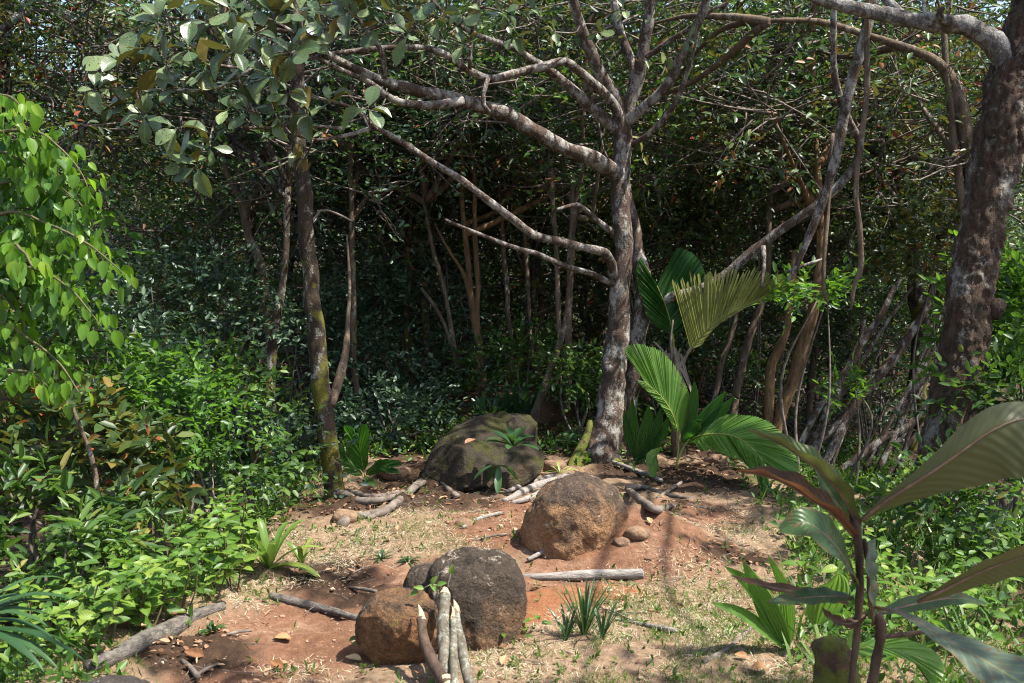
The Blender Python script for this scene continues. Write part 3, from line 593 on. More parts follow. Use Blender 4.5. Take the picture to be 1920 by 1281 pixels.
limbs = [
 ([(1160, 330, 17), (1120, 305, 16), (1060, 275, 15), (1000, 245, 14.5), (930, 207, 14), (855, 188, 13), (790, 172, 12), (720, 152, 11), (650, 122, 8), (590, 88, 6), (540, 55, 4.5), (480, 25, 3)], (DM, 6.0), 12),
 ([(870, 190, 9), (800, 200, 8), (740, 189, 7), (690, 155, 6), (640, 132, 5), (600, 112, 4)], (6.9, 6.3), 8),
 ([(1160, 245, 12), (1120, 215, 11), (1080, 175, 10), (1040, 137, 9), (1005, 115, 8), (960, 92, 7), (900, 68, 5), (850, 40, 4), (800, -10, 3)], (DM, 6.9), 10),
 ([(1164, 255, 11), (1155, 205, 10), (1130, 170, 9), (1090, 135, 9), (1056, 117, 9), (1010, 128, 8.5), (960, 140, 8), (915, 146, 8), (870, 125, 7), (830, 100, 6.5), (785, 88, 6), (700, 92, 5), (620, 102, 4), (540, 118, 3.5), (450, 128, 3)], (DM, 6.2), 10),
 ([(1165, 215, 14), (1140, 165, 13), (1118, 125, 12), (1098, 75, 11), (1082, 25, 10), (1068, -30, 9), (1040, -130, 7), (1000, -230, 5)], (DM, 7.2), 11),
 ([(1178, 205, 12), (1188, 145, 10), (1182, 110, 9.5), (1166, 70, 9), (1152, 20, 8), (1140, -40, 7), (1145, -160, 5)], (DM, 8.0), 10),
 ([(1175, 225, 14), (1192, 160, 13), (1206, 90, 12), (1217, 30, 11), (1228, -40, 9), (1240, -180, 6)], (DM, 7.5), 11),
 ([(1172, 235, 11), (1205, 205, 10.5), (1245, 168, 10), (1275, 115, 9.5), (1300, 60, 9), (1325, 0, 8), (1350, -90, 6), (1390, -190, 4)], (DM, 7.0), 10),
 ([(1210, 108, 6), (1250, 78, 5), (1290, 55, 4.5), (1330, 22, 4), (1365, 5, 3)], (7.6, 7.2), 7),
 ([(1182, 272, 6), (1215, 252, 6), (1245, 222, 6), (1268, 188, 5.5), (1283, 150, 5), (1298, 105, 3.5), (1310, 60, 2)], (DM, 7.2), 8),
 ([(1150, 530, 9), (1148, 500, 9.5), (1141, 480, 8.5), (1128, 470, 8.5), (1090, 462, 8.5), (1040, 450, 9), (1000, 440, 8.5), (960, 412, 8), (905, 368, 7.5), (855, 330, 7), (800, 298, 6.5), (750, 265, 6), (705, 242, 5), (660, 252, 4), (600, 262, 3), (540, 250, 2)], (DM - .05, 6.2), 10),
 ([(705, 242, 4), (665, 205, 4), (620, 190, 3), (570, 180, 2)], (6.5, 6.0), 7),
 ([(1150, 533, 7), (1105, 512, 6), (1060, 500, 5.5), (1010, 478, 5), (960, 463, 4.5), (900, 440, 4), (835, 412, 2.5)], (DM - .05, 6.6), 8),
 ([(1150, 437, 7), (1115, 408, 6), (1095, 392, 5.5), (1078, 384, 5), (1045, 393, 3)], (DM, 7.4), 8),
 ([(1212, 575, 16), (1245, 562, 12), (1300, 548, 10), (1365, 512, 10), (1425, 462, 9.5), (1480, 420, 9), (1530, 383, 8.5), (1580, 340, 8.5), (1604, 305, 8), (1612, 268, 7.5), (1592, 228, 7), (1575, 190, 7), (1564, 140, 6.5), (1562, 80, 6), (1566, 0, 6), (1575, -120, 5)], (DM + .12, 6.8), 12),
 ([(1430, 462, 5), (1432, 500, 4), (1427, 540, 3)], (7.3, 7.2), 6),
 ([(1475, 510, 4), (1500, 500, 3.5), (1545, 485, 2.5)], (7.0, 7.0), 6),
 ([(880, 130, 4), (885, 60, 3.5), (898, 10, 3), (905, -40, 2)], (6.9, 6.7), 7),
 ([(720, 150, 6), (716, 100, 5.5), (690, 60, 5), (660, 20, 4), (640, -30, 3)], (6.5, 6.2), 7),
 ([(590, 100, 4), (520, 100, 3.5), (430, 88, 3), (360, 85, 2.5)], (6.1, 5.6), 7),
 ([(540, 60, 4), (470, 45, 3), (400, 42, 3), (330, 35, 2.5), (270, 22, 2)], (6.05, 5.5), 7),
 ([(450, 128, 3), (400, 120, 3), (350, 100, 2.5)], (6.2, 5.7), 6),
 ([(640, 240, 3), (560, 235, 3), (480, 240, 2.5), (420, 230, 2), (300, 215, 2)], (6.2, 5.9), 6),
 ([(480, 122, 3), (420, 160, 2.5), (350, 170, 2), (250, 165, 1.8), (185, 170, 1.5)], (6.2, 5.8), 6),
 ([(915, 146, 5), (905, 190, 4.5), (918, 210, 4)], (7.0, 7.0), 6),
]
for s_, (pts, d, seg) in enumerate(limbs):
    o, P, R = branch(mt, [(a_[0], a_[1], a_[2] * .95) for a_ in pts], d, M['bark_pale'], 'branch', seg, 60 + s_, .12, .06); MB.append(P)

# big leathery leaves of the central tree, each its own part
leafmesh = {'big': detail_leaf('leathery_leaf', 9, 3, 'obovate', .14, -.14), 'bright': detail_leaf('drooping_leaf', 7, 2, 'ovate', .14, -.12), 'herb': detail_leaf('herb_leaf', 7, 2, 'ovate', .22, -.20), 'lance': detail_leaf('lance_leaf', 8, 2, 'lance', .2, -.15), 'strap': None}
leafmesh['big2'] = detail_leaf('leathery_leaf_curled', 9, 3, 'obovate', .34, -.30); leafmesh['big3'] = detail_leaf('leathery_leaf_flat', 9, 3, 'obovate', .04, .10)
for k_ in ('big', 'big2', 'big3'): leafmesh[k_].materials.append(M['big'])
leafmesh['bright'].materials.append(M['bright']); leafmesh['herb'].materials.append(M['herb'])
ros = [(300, 45), (352, 92), (268, 88), (225, 112), (395, 42), (432, 18), (340, 12), (178, 168), (214, 110), (250, 188), (340, 170), (428, 205), (385, 125), (310, 120), (480, 62), (520, 32), (592, 38), (560, 22), (655, 26), (702, 50), (742, 22), (765, 62), (868, 28), (905, 22), (560, 75), (465, 208), (522, 215), (578, 212), (412, 165), (332, 240), (572, 295), (510, 142), (640, 60), (690, 12), (820, 40), (945, 25), (370, 310), (335, 300), (395, 275), (270, 215), (205, 200), (455, 150), (620, 190), (540, 175), (690, 205), (600, 10), (480, 15), (790, 10), (1000, 20), (1040, 60), (1250, 105), (1290, 75), (1170, 20), (1120, 60), (960, 70), (440, 95), (870, 85), (300, 170), (545, 100)]
allP = np.vstack([catmull(p, 40) for p in MB])
apx = np.stack([960 + FPX * ((allP - CAM) @ RGT) / ((allP - CAM) @ FWD), 640.5 - FPX * ((allP - CAM) @ UPV) / ((allP - CAM) @ FWD)], 1)
twa = Acc(); nleaf = 0
for (px, py) in ros:
    kk = np.argmin(((apx - [px, py]) ** 2).sum(1)); q0 = allP[kk]; dd = float((q0 - CAM) @ FWD)
    if px < 480 and py > 150: dd = min(dd, 6.0)
    c = W(px, py, dd - 0.25 + rng.normal() * .15)
    mid = (q0 + c) / 2 + rng.normal(size=3) * .03; V, F = tube([q0, mid, c], [.008, .006, .004], 5, .05, .1); twa.add(V, F)
    ax = nz(nz(c - q0) * .6 + np.array([-.3, -.35, .3]) + rng.normal(size=3) * .3)
    nl = rng.integers(4, 8); a0 = rng.random() * 6.3
    e1 = nz(np.cross(ax, [0.3, .2, 1])); e2 = np.cross(ax, e1)
    for i_ in range(nl):
        a = a0 + i_ * 2.4; t = nz(ax * .35 + e1 * math.cos(a) + e2 * math.sin(a) + rng.normal(size=3) * .15 - np.array([0, 0, .15])); n_ = nz(np.array([.25, .0, .9]) * .8 + ax * .6 + rng.normal(size=3) * .35)
        L = rng.uniform(.10, .21) * (1.0 if py < 150 else .8) * (0.7 if px > 800 else 1); place('leaf', leafmesh[['big', 'big2', 'big3'][int(rng.integers(3))]], frame(t, n_), c + t * .01, (L * rng.uniform(.46, .66), L, L * rng.uniform(.4, 2.0)), mt); nleaf += 1
new('twigs', twa.mesh('twigs'), mt, M['bark_main'], kind='stuff')
# remaining crown above the picture
crown = Acc(); cc = []
for k_ in range(26):
    c = np.array([rng.uniform(-2.2, 2.6), rng.uniform(6.0, 9.4), rng.uniform(4.0, 5.8)])
    if in_light(c): continue
    cc.append(c)
cc = np.array(cc); Dv = rand_dir(len(cc) * 14); Cb = np.repeat(cc, 14, 0) + rng.normal(size=(len(cc) * 14, 3)) * .35
V, F, r_ = spray_leaves(Cb, Dv, 6, .22, .15, .075, .1); crown.add(V, F, rnd=r_)
new('crown', crown.mesh('crown'), mt, M['dark'], kind='stuff')

# --- the big right-hand tree
DR = GD(1750, 975)
bt = thing('big_tree', G(1750, 975), 'thick flaky-barked tree with a mossy trunk at the right edge', 'tree')
branch(bt, [(1738, 1000, 50), (1752, 940, 42), (1768, 850, 41), (1787, 760, 43), (1806, 650, 41), (1826, 540, 41), (1841, 440, 39), (1856, 330, 41), (1880, 240, 47), (1912, 120, 43), (1942, 0, 40), (1965, -100, 38), (1990, -260, 30), (1980, -420, 22)], DR, M['bark_big'], 'trunk', 96, 3, .065, .014, wob=.15, flake=2.2)
branch(bt, [(1778, 975, 22), (1792, 900, 22), (1806, 820, 20), (1815, 740, 16), (1828, 660, 10)], DR - .02, M['bark_big'], 'trunk_buttress', 44, 5, .08, .014, flake=2.0)
branch(bt, [(1905, 140, 26), (1878, 95, 22), (1845, 68, 20), (1808, 50, 18), (1760, 48, 17), (1700, 42, 15), (1640, 28, 14), (1580, 12, 12), (1520, -8, 10), (1440, -50, 7)], (DR - .02, 6.0), M['bark_limb'], 'branch', 30, 7, .14, .02, flake=.6)
branch(bt, [(1790, 45, 10), (1745, 32, 9), (1712, 38, 8)], (5.9, 6.0), M['bark_limb'], 'branch', 10, 8, .14)
branch(bt, [(1700, 42, 9), (1672, 10, 8), (1640, -20, 7), (1600, -60, 5)], (6.0, 6.1), M['bark_limb'], 'branch', 10, 9, .14)
branch(bt, [(1768, 38, 7), (1762, 25, 6.5), (1770, 15, 5)], (5.9, 5.88), M['bark_big'], 'branch_stub', 8, 10, .25, .02)
branch(bt, [(1735, 30, 4), (1732, 0, 4), (1735, -60, 3)], (6.0, 6.1), M['bark_limb'], 'branch', 8, 11)
V, F = tube([W(1862, 585, DR - .05), W(1872, 572, DR - .1), W(1876, 562, DR - .12)], [.06, .05, .02], 12, .02, .3, 15, 4); new('burl', mk_mesh('burl', V, F), bt, M['bark_big'])

acc, tw = Acc(), Acc(); cl = []
for gx_, gy_, gz_, r in [(1.05, 3.0, .5, .36), (1.35, 2.9, .4, .36), (.8, 3.0, .5, .32), (1.2, 3.0, 1.0, .30), (1.5, 3.0, .1, .36), (1.0, 3.0, .9, .3), (.7, 3.05, .9, .25), (1.45, 2.95, .8, .25), (-.95, 4.85, 0, .18), (1.3, 5.2, 0, .2), (.8, 3.4, 0, .25), (2.4, 5.9, 1.5, .35), (2.5, 5.9, 2.6, .3), (2.3, 5.9, .4, .35), (-1.2, 3.6, .1, .3), (-1.0, 6.8, .3, .5), (-.3, 7.2, .3, .5), (-2.6, 6.6, .5, .5), (-1.7, 7.2, .6, .5)]:
    cl.append((np.array([gx_, gy_, gz_]) + SUN * ((5.4 + .5 * rng.random() - gz_) / SUN[2]), r))  # unseen clumps added up-sun of chosen spots to cast shade on them
for _ in range(26):
    c = np.array([rng.uniform(2.2, 6.5), rng.uniform(3.0, 9.5), rng.uniform(5.0, 7.5)])
    if not in_light(c): cl.append((c, rng.uniform(.4, .7)))
clump_foliage(acc, tw, [c for c, r in cl], [r for c, r in cl], 130, .13, .065, LEAF4, 6)
P_ = W(1985, -400, DR)
for c, r in cl[::6]:
    V, F = tube([P_, (P_ + c) / 2 + [0, 0, .25], c], [.03, .018, .006], 7, .15, .1); new('branch', mk_mesh('branch', V, F), bt, M['bark_limb'])
new('crown', acc.mesh('crown'), bt, M['mid'], kind='stuff'); new('twigs', tw.mesh('twigs'), bt, M['twig'], kind='stuff')  # crown also holds the clumps added for their shade
# --- dark spotted tree at left of the clearing
DL = GD(630, 935)
lt = thing('dark_tree', G(630, 935), 'dark straight tree with pale lichen spots and a yellow paint mark, left of the path', 'tree')
branch(lt, [(636, 950, 24), (628, 915, 20), (618, 860, 18), (606, 770, 18), (594, 660, 16.5), (583, 560, 15.5), (575, 460, 15), (568, 360, 14.5), (562, 250, 14), (558, 130, 13), (556, 0, 12), (556, -160, 11)], DL, M['bark_dark'], 'trunk', 18, 13, .10, .04)
branch(lt, [(620, 760, 9), (632, 728, 9), (642, 690, 8.5), (648, 650, 7), (652, 600, 4), (655, 520, 3), (650, 440, 1.5)], (DL, DL + .4), M['bark_thin'], 'branch', 9, 14)
branch(lt, [(578, 430, 3), (600, 395, 2.2), (630, 400, 2.2), (660, 415, 2)], (DL, DL + .3), M['twig'], 'branch', 6, 15)
pp = W(617, 843, DL) + np.array([.015, -.066, 0])
V, F = scatter(LEAF4, np.array([pp + [-.03, 0, 0]]), np.array([[1.0, 0, .1]]), np.array([[0, -1.0, 0]]), .085, .034)[:2]
new('paint_mark', mk_mesh('paint_mark', V, F), lt, plain_mat('orange_paint', (0.55, 0.26, 0.01), (0.75, 0.38, 0.02), 60, .6))
for s_, pts in enumerate([[(640, 935, 12), (680, 945, 8), (740, 935, 6), (800, 905, 5)], [(650, 925, 8), (700, 935, 6), (745, 925, 5)], [(690, 975, 5), (740, 950, 8), (790, 905, 7)], [(860, 935, 5), (850, 930, 6), (835, 915, 4), (822, 900, 3)], [(640, 990, 10), (655, 975, 12), (690, 970, 8), (730, 955, 4)]]):
    P, R = on_ground(pts, .35); V, F = tube(P, R, 9, .03, .18, 12, 90 + s_, .3); new('root', mk_mesh('root', V, F), lt, M['twig'])
for s_, pts in enumerate([[(945, 940, 5), (985, 925, 8), (1030, 905, 7), (1065, 895, 6)], [(950, 925, 4), (1000, 908, 6), (1040, 895, 5)], [(960, 945, 4), (1000, 935, 7), (1035, 915, 6)], [(1175, 920, 5), (1205, 918, 6), (1250, 930, 4), (1300, 935, 3)], [(1180, 925, 6), (1210, 950, 9), (1235, 962, 8), (1260, 952, 5), (1330, 955, 3)]]):
    P, R = on_ground(pts, .5); V, F = tube(P, R, 9, .03, .18, 12, 110 + s_, .3); new('root', mk_mesh('root', V, F), mt, M['log_grey'] if s_ < 3 else M['twig'])

# --- vines
def vine(pts, d, label, mat, seed):
    P, R = pxtube(pts, d); V, F = tube(P, R, 9, .04, .14, 12, seed, .5); new('hanging_vine', mk_mesh('hanging_vine', V, F), None, mat, label, 'vine')
vine([(1640, -120, 11), (1632, 0, 11), (1618, 80, 10.5), (1598, 160, 10), (1580, 230, 10), (1566, 300, 9.5), (1546, 370, 8.5), (1525, 430, 7.5), (1500, 490, 6), (1478, 525, 3.5)], (6.1, 6.6), 'thickest grey vine slanting down from the top to the yellowing palm', M['bark_pale'], 201)
vine([(1628, -60, 5), (1626, 60, 5), (1624, 180, 5.5), (1614, 270, 5), (1606, 350, 5), (1610, 430, 5), (1613, 495, 5), (1601, 535, 4.5), (1596, 580, 2)], (6.1, 6.3), 'thin dark vine hanging nearest the thick flaky tree', M['bark_thin'], 202)
vine([(1562, 250, 3.5), (1556, 340, 4), (1551, 420, 4.5), (1546, 490, 4), (1545, 545, 4), (1554, 572, 2)], (6.5, 6.5), 'thin crooked vine with a hooked end above the bright sapling leaves', M['bark_thin'], 203)

# ------------------------------------------------------------------ forest trees behind
def forest_tree(stems, d, label, bark, leaf, clumps, group=None, name='forest_tree', per=70, L=.085, Wd=.042, T=LEAF4, nbr=6, slen=.3):
    """stems: list of px polylines (px,py,hw); clumps: list of (centre xyz, radius)"""
    if 'thicket' in label:
        for _ in range(11):
            x0 = rng.uniform(1460, 1680); y0 = rng.uniform(840, 920); l = rng.uniform(200, 380); sl = rng.uniform(.35, .95); w_ = rng.uniform(3, 7); stems = stems + [[(x0, y0, w_), (x0 + l * sl * .3, y0 - l * .33, w_ * .95), (x0 + l * sl * .65 + rng.normal() * 8, y0 - l * .66, w_ * .8), (x0 + l * sl, y0 - l, w_ * .5)]]
    P0, R0 = pxtube(stems[0], d); t = thing(name, P0[0], label, 'tree', group)
    for k_, s in enumerate(stems):
        P, R = pxtube(s, d); V, F = tube(P, R, 9, .10, .13, 10, int(rng.integers(900)), .5); new('trunk', mk_mesh('trunk', V, F), t, bark)
    Pt = catmull(P0, 30)
    if clumps:
        acc, tw = Acc(), Acc()
        clump_foliage(acc, tw, [c for c, r in clumps], [r for c, r in clumps], per, L, Wd, T, slen=slen)
        for c, r in clumps[:nbr]:
            k_ = np.argmin(((Pt - (c - [0, 0, .8])) ** 2).sum(1)); a = Pt[k_]
            V, F = tube([a, a * .55 + c * .45 + rng.normal(size=3) * .12, c], [.035, .022, .008], 6, .12, .15, 9, 3, .6); new('branch', mk_mesh('branch', V, F), t, bark)
        new('crown', acc.mesh('crown'), t, leaf, kind='stuff'); new('twigs', tw.mesh('twigs'), t, M['twig'], kind='stuff')
    return t

def clumps_px(lst, d, jit=.3):
    return [(W(px, py, d + rng.normal() * jit), r) for px, py, r in lst]
def auto_clumps(c, n, sx, sy, z0, z1, r0=.45, r1=.85):
    out = []
    for _ in range(n * 3):
        p = np.array([c[0] + rng.normal() * sx, c[1] + rng.normal() * sy, rng.uniform(z0, z1)])
        if in_light(p) or p[1] < 7.2 or (p[2] > 3.8 and p[1] < 13 and rng.random() < .72): continue
        out.append((p, rng.uniform(r0, r1)))
        if len(out) >= n: break
    return out
def low_clumps(x, y, n, z0=.2, z1=3.2, sx=.9):
    out = []
    for _ in range(n * 3):
        p = np.array([x + rng.normal() * sx, y + abs(rng.normal()) * .9, 0]); p[2] = H(p[0], p[1]) + rng.uniform(z0, z1)
        if p[2] < 1.0 and abs(p[0] + .1) < .7 and p[1] < 11.5: continue
        out.append((p, rng.uniform(.35, .6)))
        if len(out) >= n: break
    return out
FT = [
 ([[(512, 860, 9), (508, 700, 8), (500, 560, 8), (492, 500, 8.5), (470, 455, 8), (460, 410, 8), (450, 370, 8), (428, 325, 6), (405, 240, 4), (390, 100, 3)], [(455, 380, 6), (458, 345, 5), (448, 310, 4), (470, 200, 3)]], 9.0, 'crooked tree with a red-brown lichen-banded trunk behind the bright hanging leaves', 'bark_thin', 'dark'),
 ([[(700, 840, 5), (690, 790, 5.5), (668, 720, 6), (663, 620, 6), (661, 500, 6), (659, 400, 5.5), (658, 250, 5), (655, 100, 4), (650, -100, 4)]], 9.3, 'slender straight tree just right of the dark spotted trunk', 'bark_thin', 'blue'),
 ([[(908, 752, 9), (903, 700, 8), (892, 620, 7), (885, 560, 6), (878, 490, 5.5), (868, 400, 5), (860, 250, 4), (850, 60, 4)], [(908, 752, 7), (905, 690, 6), (898, 620, 5), (895, 540, 5), (893, 470, 5), (890, 350, 4), (885, 150, 4)], [(893, 620, 4), (870, 520, 4), (840, 470, 3), (815, 420, 2)]], 9.7, 'pair of yellow-lit slender stems beside the far bend of the path', 'bark_orange', 'dark'),
 ([[(996, 800, 10), (1015, 740, 8), (1035, 690, 7.5), (1052, 640, 7), (1066, 570, 6.5), (1070, 480, 6), (1078, 400, 6), (1090, 320, 6), (1095, 200, 5), (1098, 60, 4)], [(1050, 640, 5), (1046, 560, 5), (1042, 460, 4.5), (1037, 380, 4.5), (1030, 300, 4)], [(1063, 770, 7), (1064, 700, 6.5), (1066, 600, 6), (1072, 480, 5.5), (1075, 330, 5)]], 8.9, 'leaning multi-stemmed tree left of the branching tree', 'bark_thin', 'mid'),
 ([[(1440, 840, 12), (1462, 790, 12), (1485, 730, 12), (1505, 660, 13), (1522, 600, 12), (1535, 520, 10), (1540, 400, 8), (1530, 250, 6), (1520, 60, 5)], [(1440, 920, 8), (1438, 800, 9), (1445, 710, 9), (1465, 650, 9), (1480, 580, 7), (1490, 470, 6)]], 8.6, 'orange-brown leaning tree behind the palm seedling', 'bark_orange', 'dark'),
 ([[(1365, 830, 8), (1385, 730, 8), (1402, 650, 8), (1425, 580, 7), (1440, 480, 6), (1445, 300, 5)], [(1335, 760, 6), (1350, 690, 6), (1375, 620, 5), (1390, 520, 4)]], 9.4, 'thin grey forked tree right behind the dead palm skirt', 'bark_thin', 'red'),
 ([[(1535, 890, 9), (1575, 810, 9), (1630, 730, 9), (1690, 650, 9), (1740, 570, 7), (1760, 460, 6)], [(1540, 790, 6), (1590, 690, 7), (1640, 610, 7), (1690, 520, 5)], [(1555, 900, 7), (1640, 835, 8), (1710, 790, 8), (1780, 700, 6)], [(1500, 860, 6), (1560, 760, 6), (1600, 690, 6), (1620, 600, 5)]], 9.6, 'thicket tree with many dark stems leaning right behind the foreground leaves', 'bark_main', 'dark'),
 ([[(1728, 800, 17), (1727, 700, 17), (1722, 600, 16), (1716, 500, 14), (1700, 400, 13), (1685, 345, 14), (1672, 290, 11), (1660, 150, 7)], [(1705, 470, 8), (1672, 410, 8), (1650, 375, 8), (1640, 358, 8)], [(1702, 370, 5), (1740, 345, 4.5), (1790, 318, 4)]], 9.8, 'dark forked tree with a broken stub left of the thick flaky tree', 'bark_dark', 'red'),
 ([[(1828, 700, 9), (1838, 560, 11), (1840, 420, 12), (1822, 340, 13), (1812, 270, 13), (1800, 215, 14), (1784, 150, 13), (1755, 115, 10), (1705, 92, 8), (1640, 72, 7), (1540, 40, 6), (1440, 40, 4)], [(1805, 400, 7), (1800, 330, 8), (1790, 260, 8), (1785, 200, 7), (1775, 120, 6), (1772, 40, 5)]], 7.4, 'reddish twin-stemmed tree close behind the thick flaky tree', 'bark_thin', 'red'),
 ([[(1270, 640, 7), (1285, 420, 7), (1300, 280, 8), (1330, 200, 8), (1350, 140, 7.5), (1360, 70, 7), (1355, -20, 6), (1350, -150, 5)]], 10.2, 'black-shaded trunk right of the branching tree crown', 'bark_dark', 'mid'),
 ([[(498, 860, 12), (500, 760, 12), (508, 680, 10), (520, 580, 8), (535, 480, 7), (540, 350, 6)]], 8.4, 'mossy yellowish trunk just left of the dark spotted tree', 'bark_dark', 'blue'),
 ([[(770, 780, 6), (765, 700, 6), (762, 560, 5), (770, 420, 5), (780, 250, 4)], [(795, 560, 7), (800, 700, 7), (805, 760, 7)]], 10.3, 'black slim trunks deep in the shade at left of the far path bend', 'bark_dark', 'dark'),
 ([[(860, 690, 5), (850, 640, 5), (835, 560, 4), (812, 470, 4), (795, 380, 3)], [(855, 680, 4), (830, 600, 3.5), (790, 540, 2.5)]], 9.6, 'thin leaning poles left of the yellow-lit stems', 'bark_thin', 'dark'),
 ([[(960, 720, 5), (955, 600, 5), (945, 480, 5), (935, 330, 4)], [(1000, 690, 4), (990, 560, 4), (985, 430, 4)]], 10.3, 'dim slender stems deep between the yellow-lit stems and the branching tree', 'bark_thin', 'blue'),
]
for stems, d, lab, bk, lf in FT:
    top = pxtube(stems[0], d)[0]; c = top[-1]; lo = top[len(top) // 2]
    cl = auto_clumps(c, 11, 1.0, .9, min(max(2.6, lo[2]), 4.4), 5.5) + auto_clumps((lo + c) / 2, 7, .8, .7, 2.0, 4.2, .35, .6)
    cl = cl + low_clumps(lo[0], max(10.2, lo[1] + .7), 9)
    forest_tree(stems, d, lab, M[bk], M[lf], cl, per=85, L=.075, Wd=.038)

# unnamed wood further back: same-looking trees in rows of increasing depth
k_ = 0
rowlab = ['leafy tree in the front row of the wood behind the clearing', 'leafy tree in the second row of the wood']
for ring, (dd, cnt, spread) in enumerate([(11.3, 8, 4.8), (13.2, 9, 6.0)]):
    for i_ in range(cnt):
        x = -spread + 2 * spread * (i_ + .5) / cnt + rng.normal() * .5; y = dd + rng.normal() * .5
        z = H(x, y) - .1; hgt_ = rng.uniform(7.0, 9.0); lean = rng.normal() * .8
        P = np.array([[x, y, z], [x + lean * .3 + rng.normal() * .25, y + rng.normal() * .2, z + hgt_ * .3], [x + lean + rng.normal() * .4, y, z + hgt_ * .65], [x + lean * 1.5 + rng.normal() * .6, y, z + hgt_]])
        t = thing('wood_tree', P[0], rowlab[ring], 'tree', ['front row of the wood', 'second row of the wood'][ring])
        rr = rng.uniform(.03, .055); V, F = tube(P, [rr * 1.2, rr, rr * .8, .015], 8, .15, .14, 8, k_, 1.2); new('trunk', mk_mesh('trunk', V, F), t, [M['bark_thin'], M['bark_dark'], M['bark_orange']][k_ % 3])
        cl = auto_clumps(np.array([x + lean * .6, y + .3]), 20, 1.0, .8, z + 2.2, 5.6, .45, .8) + low_clumps(x, y + .2, 16, .1, 3.6, .9)
        acc, tw = Acc(), Acc()
        clump_foliage(acc, tw, [c for c, r in cl], [r for c, r in cl], [130, 95, 70][k_ % 3], [.065, .08, .105][k_ % 3], [.033, .042, .05][k_ % 3], LEAF2, slen=[.24, .3, .34][k_ % 3])
        for c, r in cl[::6]:
            a = catmull(P, 20); a = a[np.argmin(((a - (c - [0, 0, .5])) ** 2).sum(1))]; V, F = tube([a, (a + c) / 2 + rng.normal(size=3) * .15, c], [.02, .014, .006], 5, .12, .1, 9, 3, .6); new('branch', mk_mesh('branch', V, F), t, M['bark_thin'])
        new('crown', acc.mesh('crown'), t, [M['dark'], M['mid'], M['blue'], M['dark'], M['red']][k_ % 5], kind='stuff'); new('twigs', tw.mesh('twigs'), t, M['twig'], kind='stuff')
        k_ += 1
# deep wood: shared crown meshes, turned and scaled
protos = []
for q_ in range(4):
    acc, tw = Acc(), Acc(); cs, rs = [], []
    for _ in range(64):
        zz = rng.uniform(.4, 9.6); wr = 1.9 * (0.75 + .35 * math.sin(zz * .5)); a = rng.random() * 6.3; r = wr * rng.random() ** .5
        cs.append(np.array([math.cos(a) * r, math.sin(a) * r, zz])); rs.append(rng.uniform(.6, 1.0))
    clump_foliage(acc, tw, cs, rs, 62, .11, .06, LEAF2, slen=.38, twigs=False)
    V, F = tube(np.array([[0, 0, -.5], [.2, 0, 3], [-.1, .2, 6], [.2, 0, 9]]), [.10, .09, .06, .02], 8, .3, .12, 8, q_, .8)
    protos.append((acc.mesh('crown'), mk_mesh('trunk', V, F))); protos[-1][0].materials.append([M['dark'], M['blue'], M['mid'], M['dark']][q_]); protos[-1][1].materials.append([M['bark_thin'], M['bark_dark']][q_ % 2])
for ring, (dd, cnt, spread) in enumerate([(15.5, 9, 7.2), (19, 10, 9.5), (24, 11, 13), (30, 12, 18)]):
    for i_ in range(cnt):
        x = -spread + 2 * spread * (i_ + .5) / cnt + rng.normal() * .6; y = dd + rng.normal() * .9; z = H(x, y) - .1; cm, tm = protos[int(rng.integers(4))]; a = rng.random() * 6.3; sc_ = rng.uniform(.55, .75) * (1 + .09 * ring)
        t = thing('wood_tree', (x, y, z), ['leafy tree deep in the wood', 'far tree at the back of the wood'][ring > 1], 'tree', ['deep wood trees', 'farthest wood trees'][ring > 1])
        R_ = np.array([[math.cos(a), -math.sin(a), 0], [math.sin(a), math.cos(a), 0], [0, 0, 1]])
        place('trunk', tm, R_, (x, y, z), (sc_, sc_, sc_), t); place('crown', cm, R_, (x, y, z), (sc_ * 1.1, sc_ * 1.1, sc_), t, kind='stuff')

# ------------------------------------------------------------------ shrubs of the understorey
def shrub(px, py, d, rx, rz, n, leaf, label, group=None, L=.07, Wd=.035, nl=7, T=LEAF4, slen=.22, name='shrub', stems=5):
    c = W(px, py, d); g = np.array([c[0], c[1], H(c[0], c[1])]); t = thing(name, g, label, 'shrub', group)
    dv = rand_dir(n); dv[:, 2] = np.abs(dv[:, 2]) * 1.0 - .35; dv[:, 1] *= .8
    q_ = 1 + .35 * fbm(dv * 2.1 + px, 2, 7)
    C = c + dv * (np.array([rx, rx * .8, rz]) * (q_ * (0.45 + .55 * rng.random(n) ** .6))[:, None]); D = nz(dv + [0, -.1, .25] + rng.normal(size=(n, 3)) * .45)
    m_ = C[:, 2] > hgt(C[:, 0], C[:, 1]) + .03; m_ &= fbm(C * 5.5, 2, 17) > -.22; C, D = C[m_], D[m_]
    V, F, r = spray_leaves(C, D, nl, slen, L, Wd, .15, T=T); a = Acc(); a.add(V, F, rnd=r); new('foliage', a.mesh('foliage'), t, leaf, kind='stuff')
    for k_ in range(stems):
        e = C[k_ * 3]; b = g + np.array([rng.normal() * .06, rng.normal() * .06, -.05]); V, F = tube([b, b * .5 + e * .5 + rng.normal(size=3) * .08, e], [.014, .010, .004], 5, .1, .1); new('stem', mk_mesh('stem', V, F), t, M['twig'])
    return t
shrub(800, 745, 9.6, .75, .55, 420, M['blue'], 'bluish glossy shrub left of the far path bend', L=.065)
shrub(880, 800, 9.2, .55, .30, 220, M['mid'], 'low green shrub sloping behind the mossy boulder', L=.05)
shrub(720, 790, 8.6, .55, .45, 260, M['blue'], 'dark glossy shrub behind the small palm', L=.06)
shrub(300, 790, 5.9, .50, .62, 330, M['brightm'], 'sunlit green shrub with a single red leaf left of the dark spotted tree', L=.06, Wd=.033)
shrub(390, 760, 6.6, .55, .55, 300, M['mid'], 'mid-green shrub between the sunlit shrub and the dark spotted tree', L=.06)
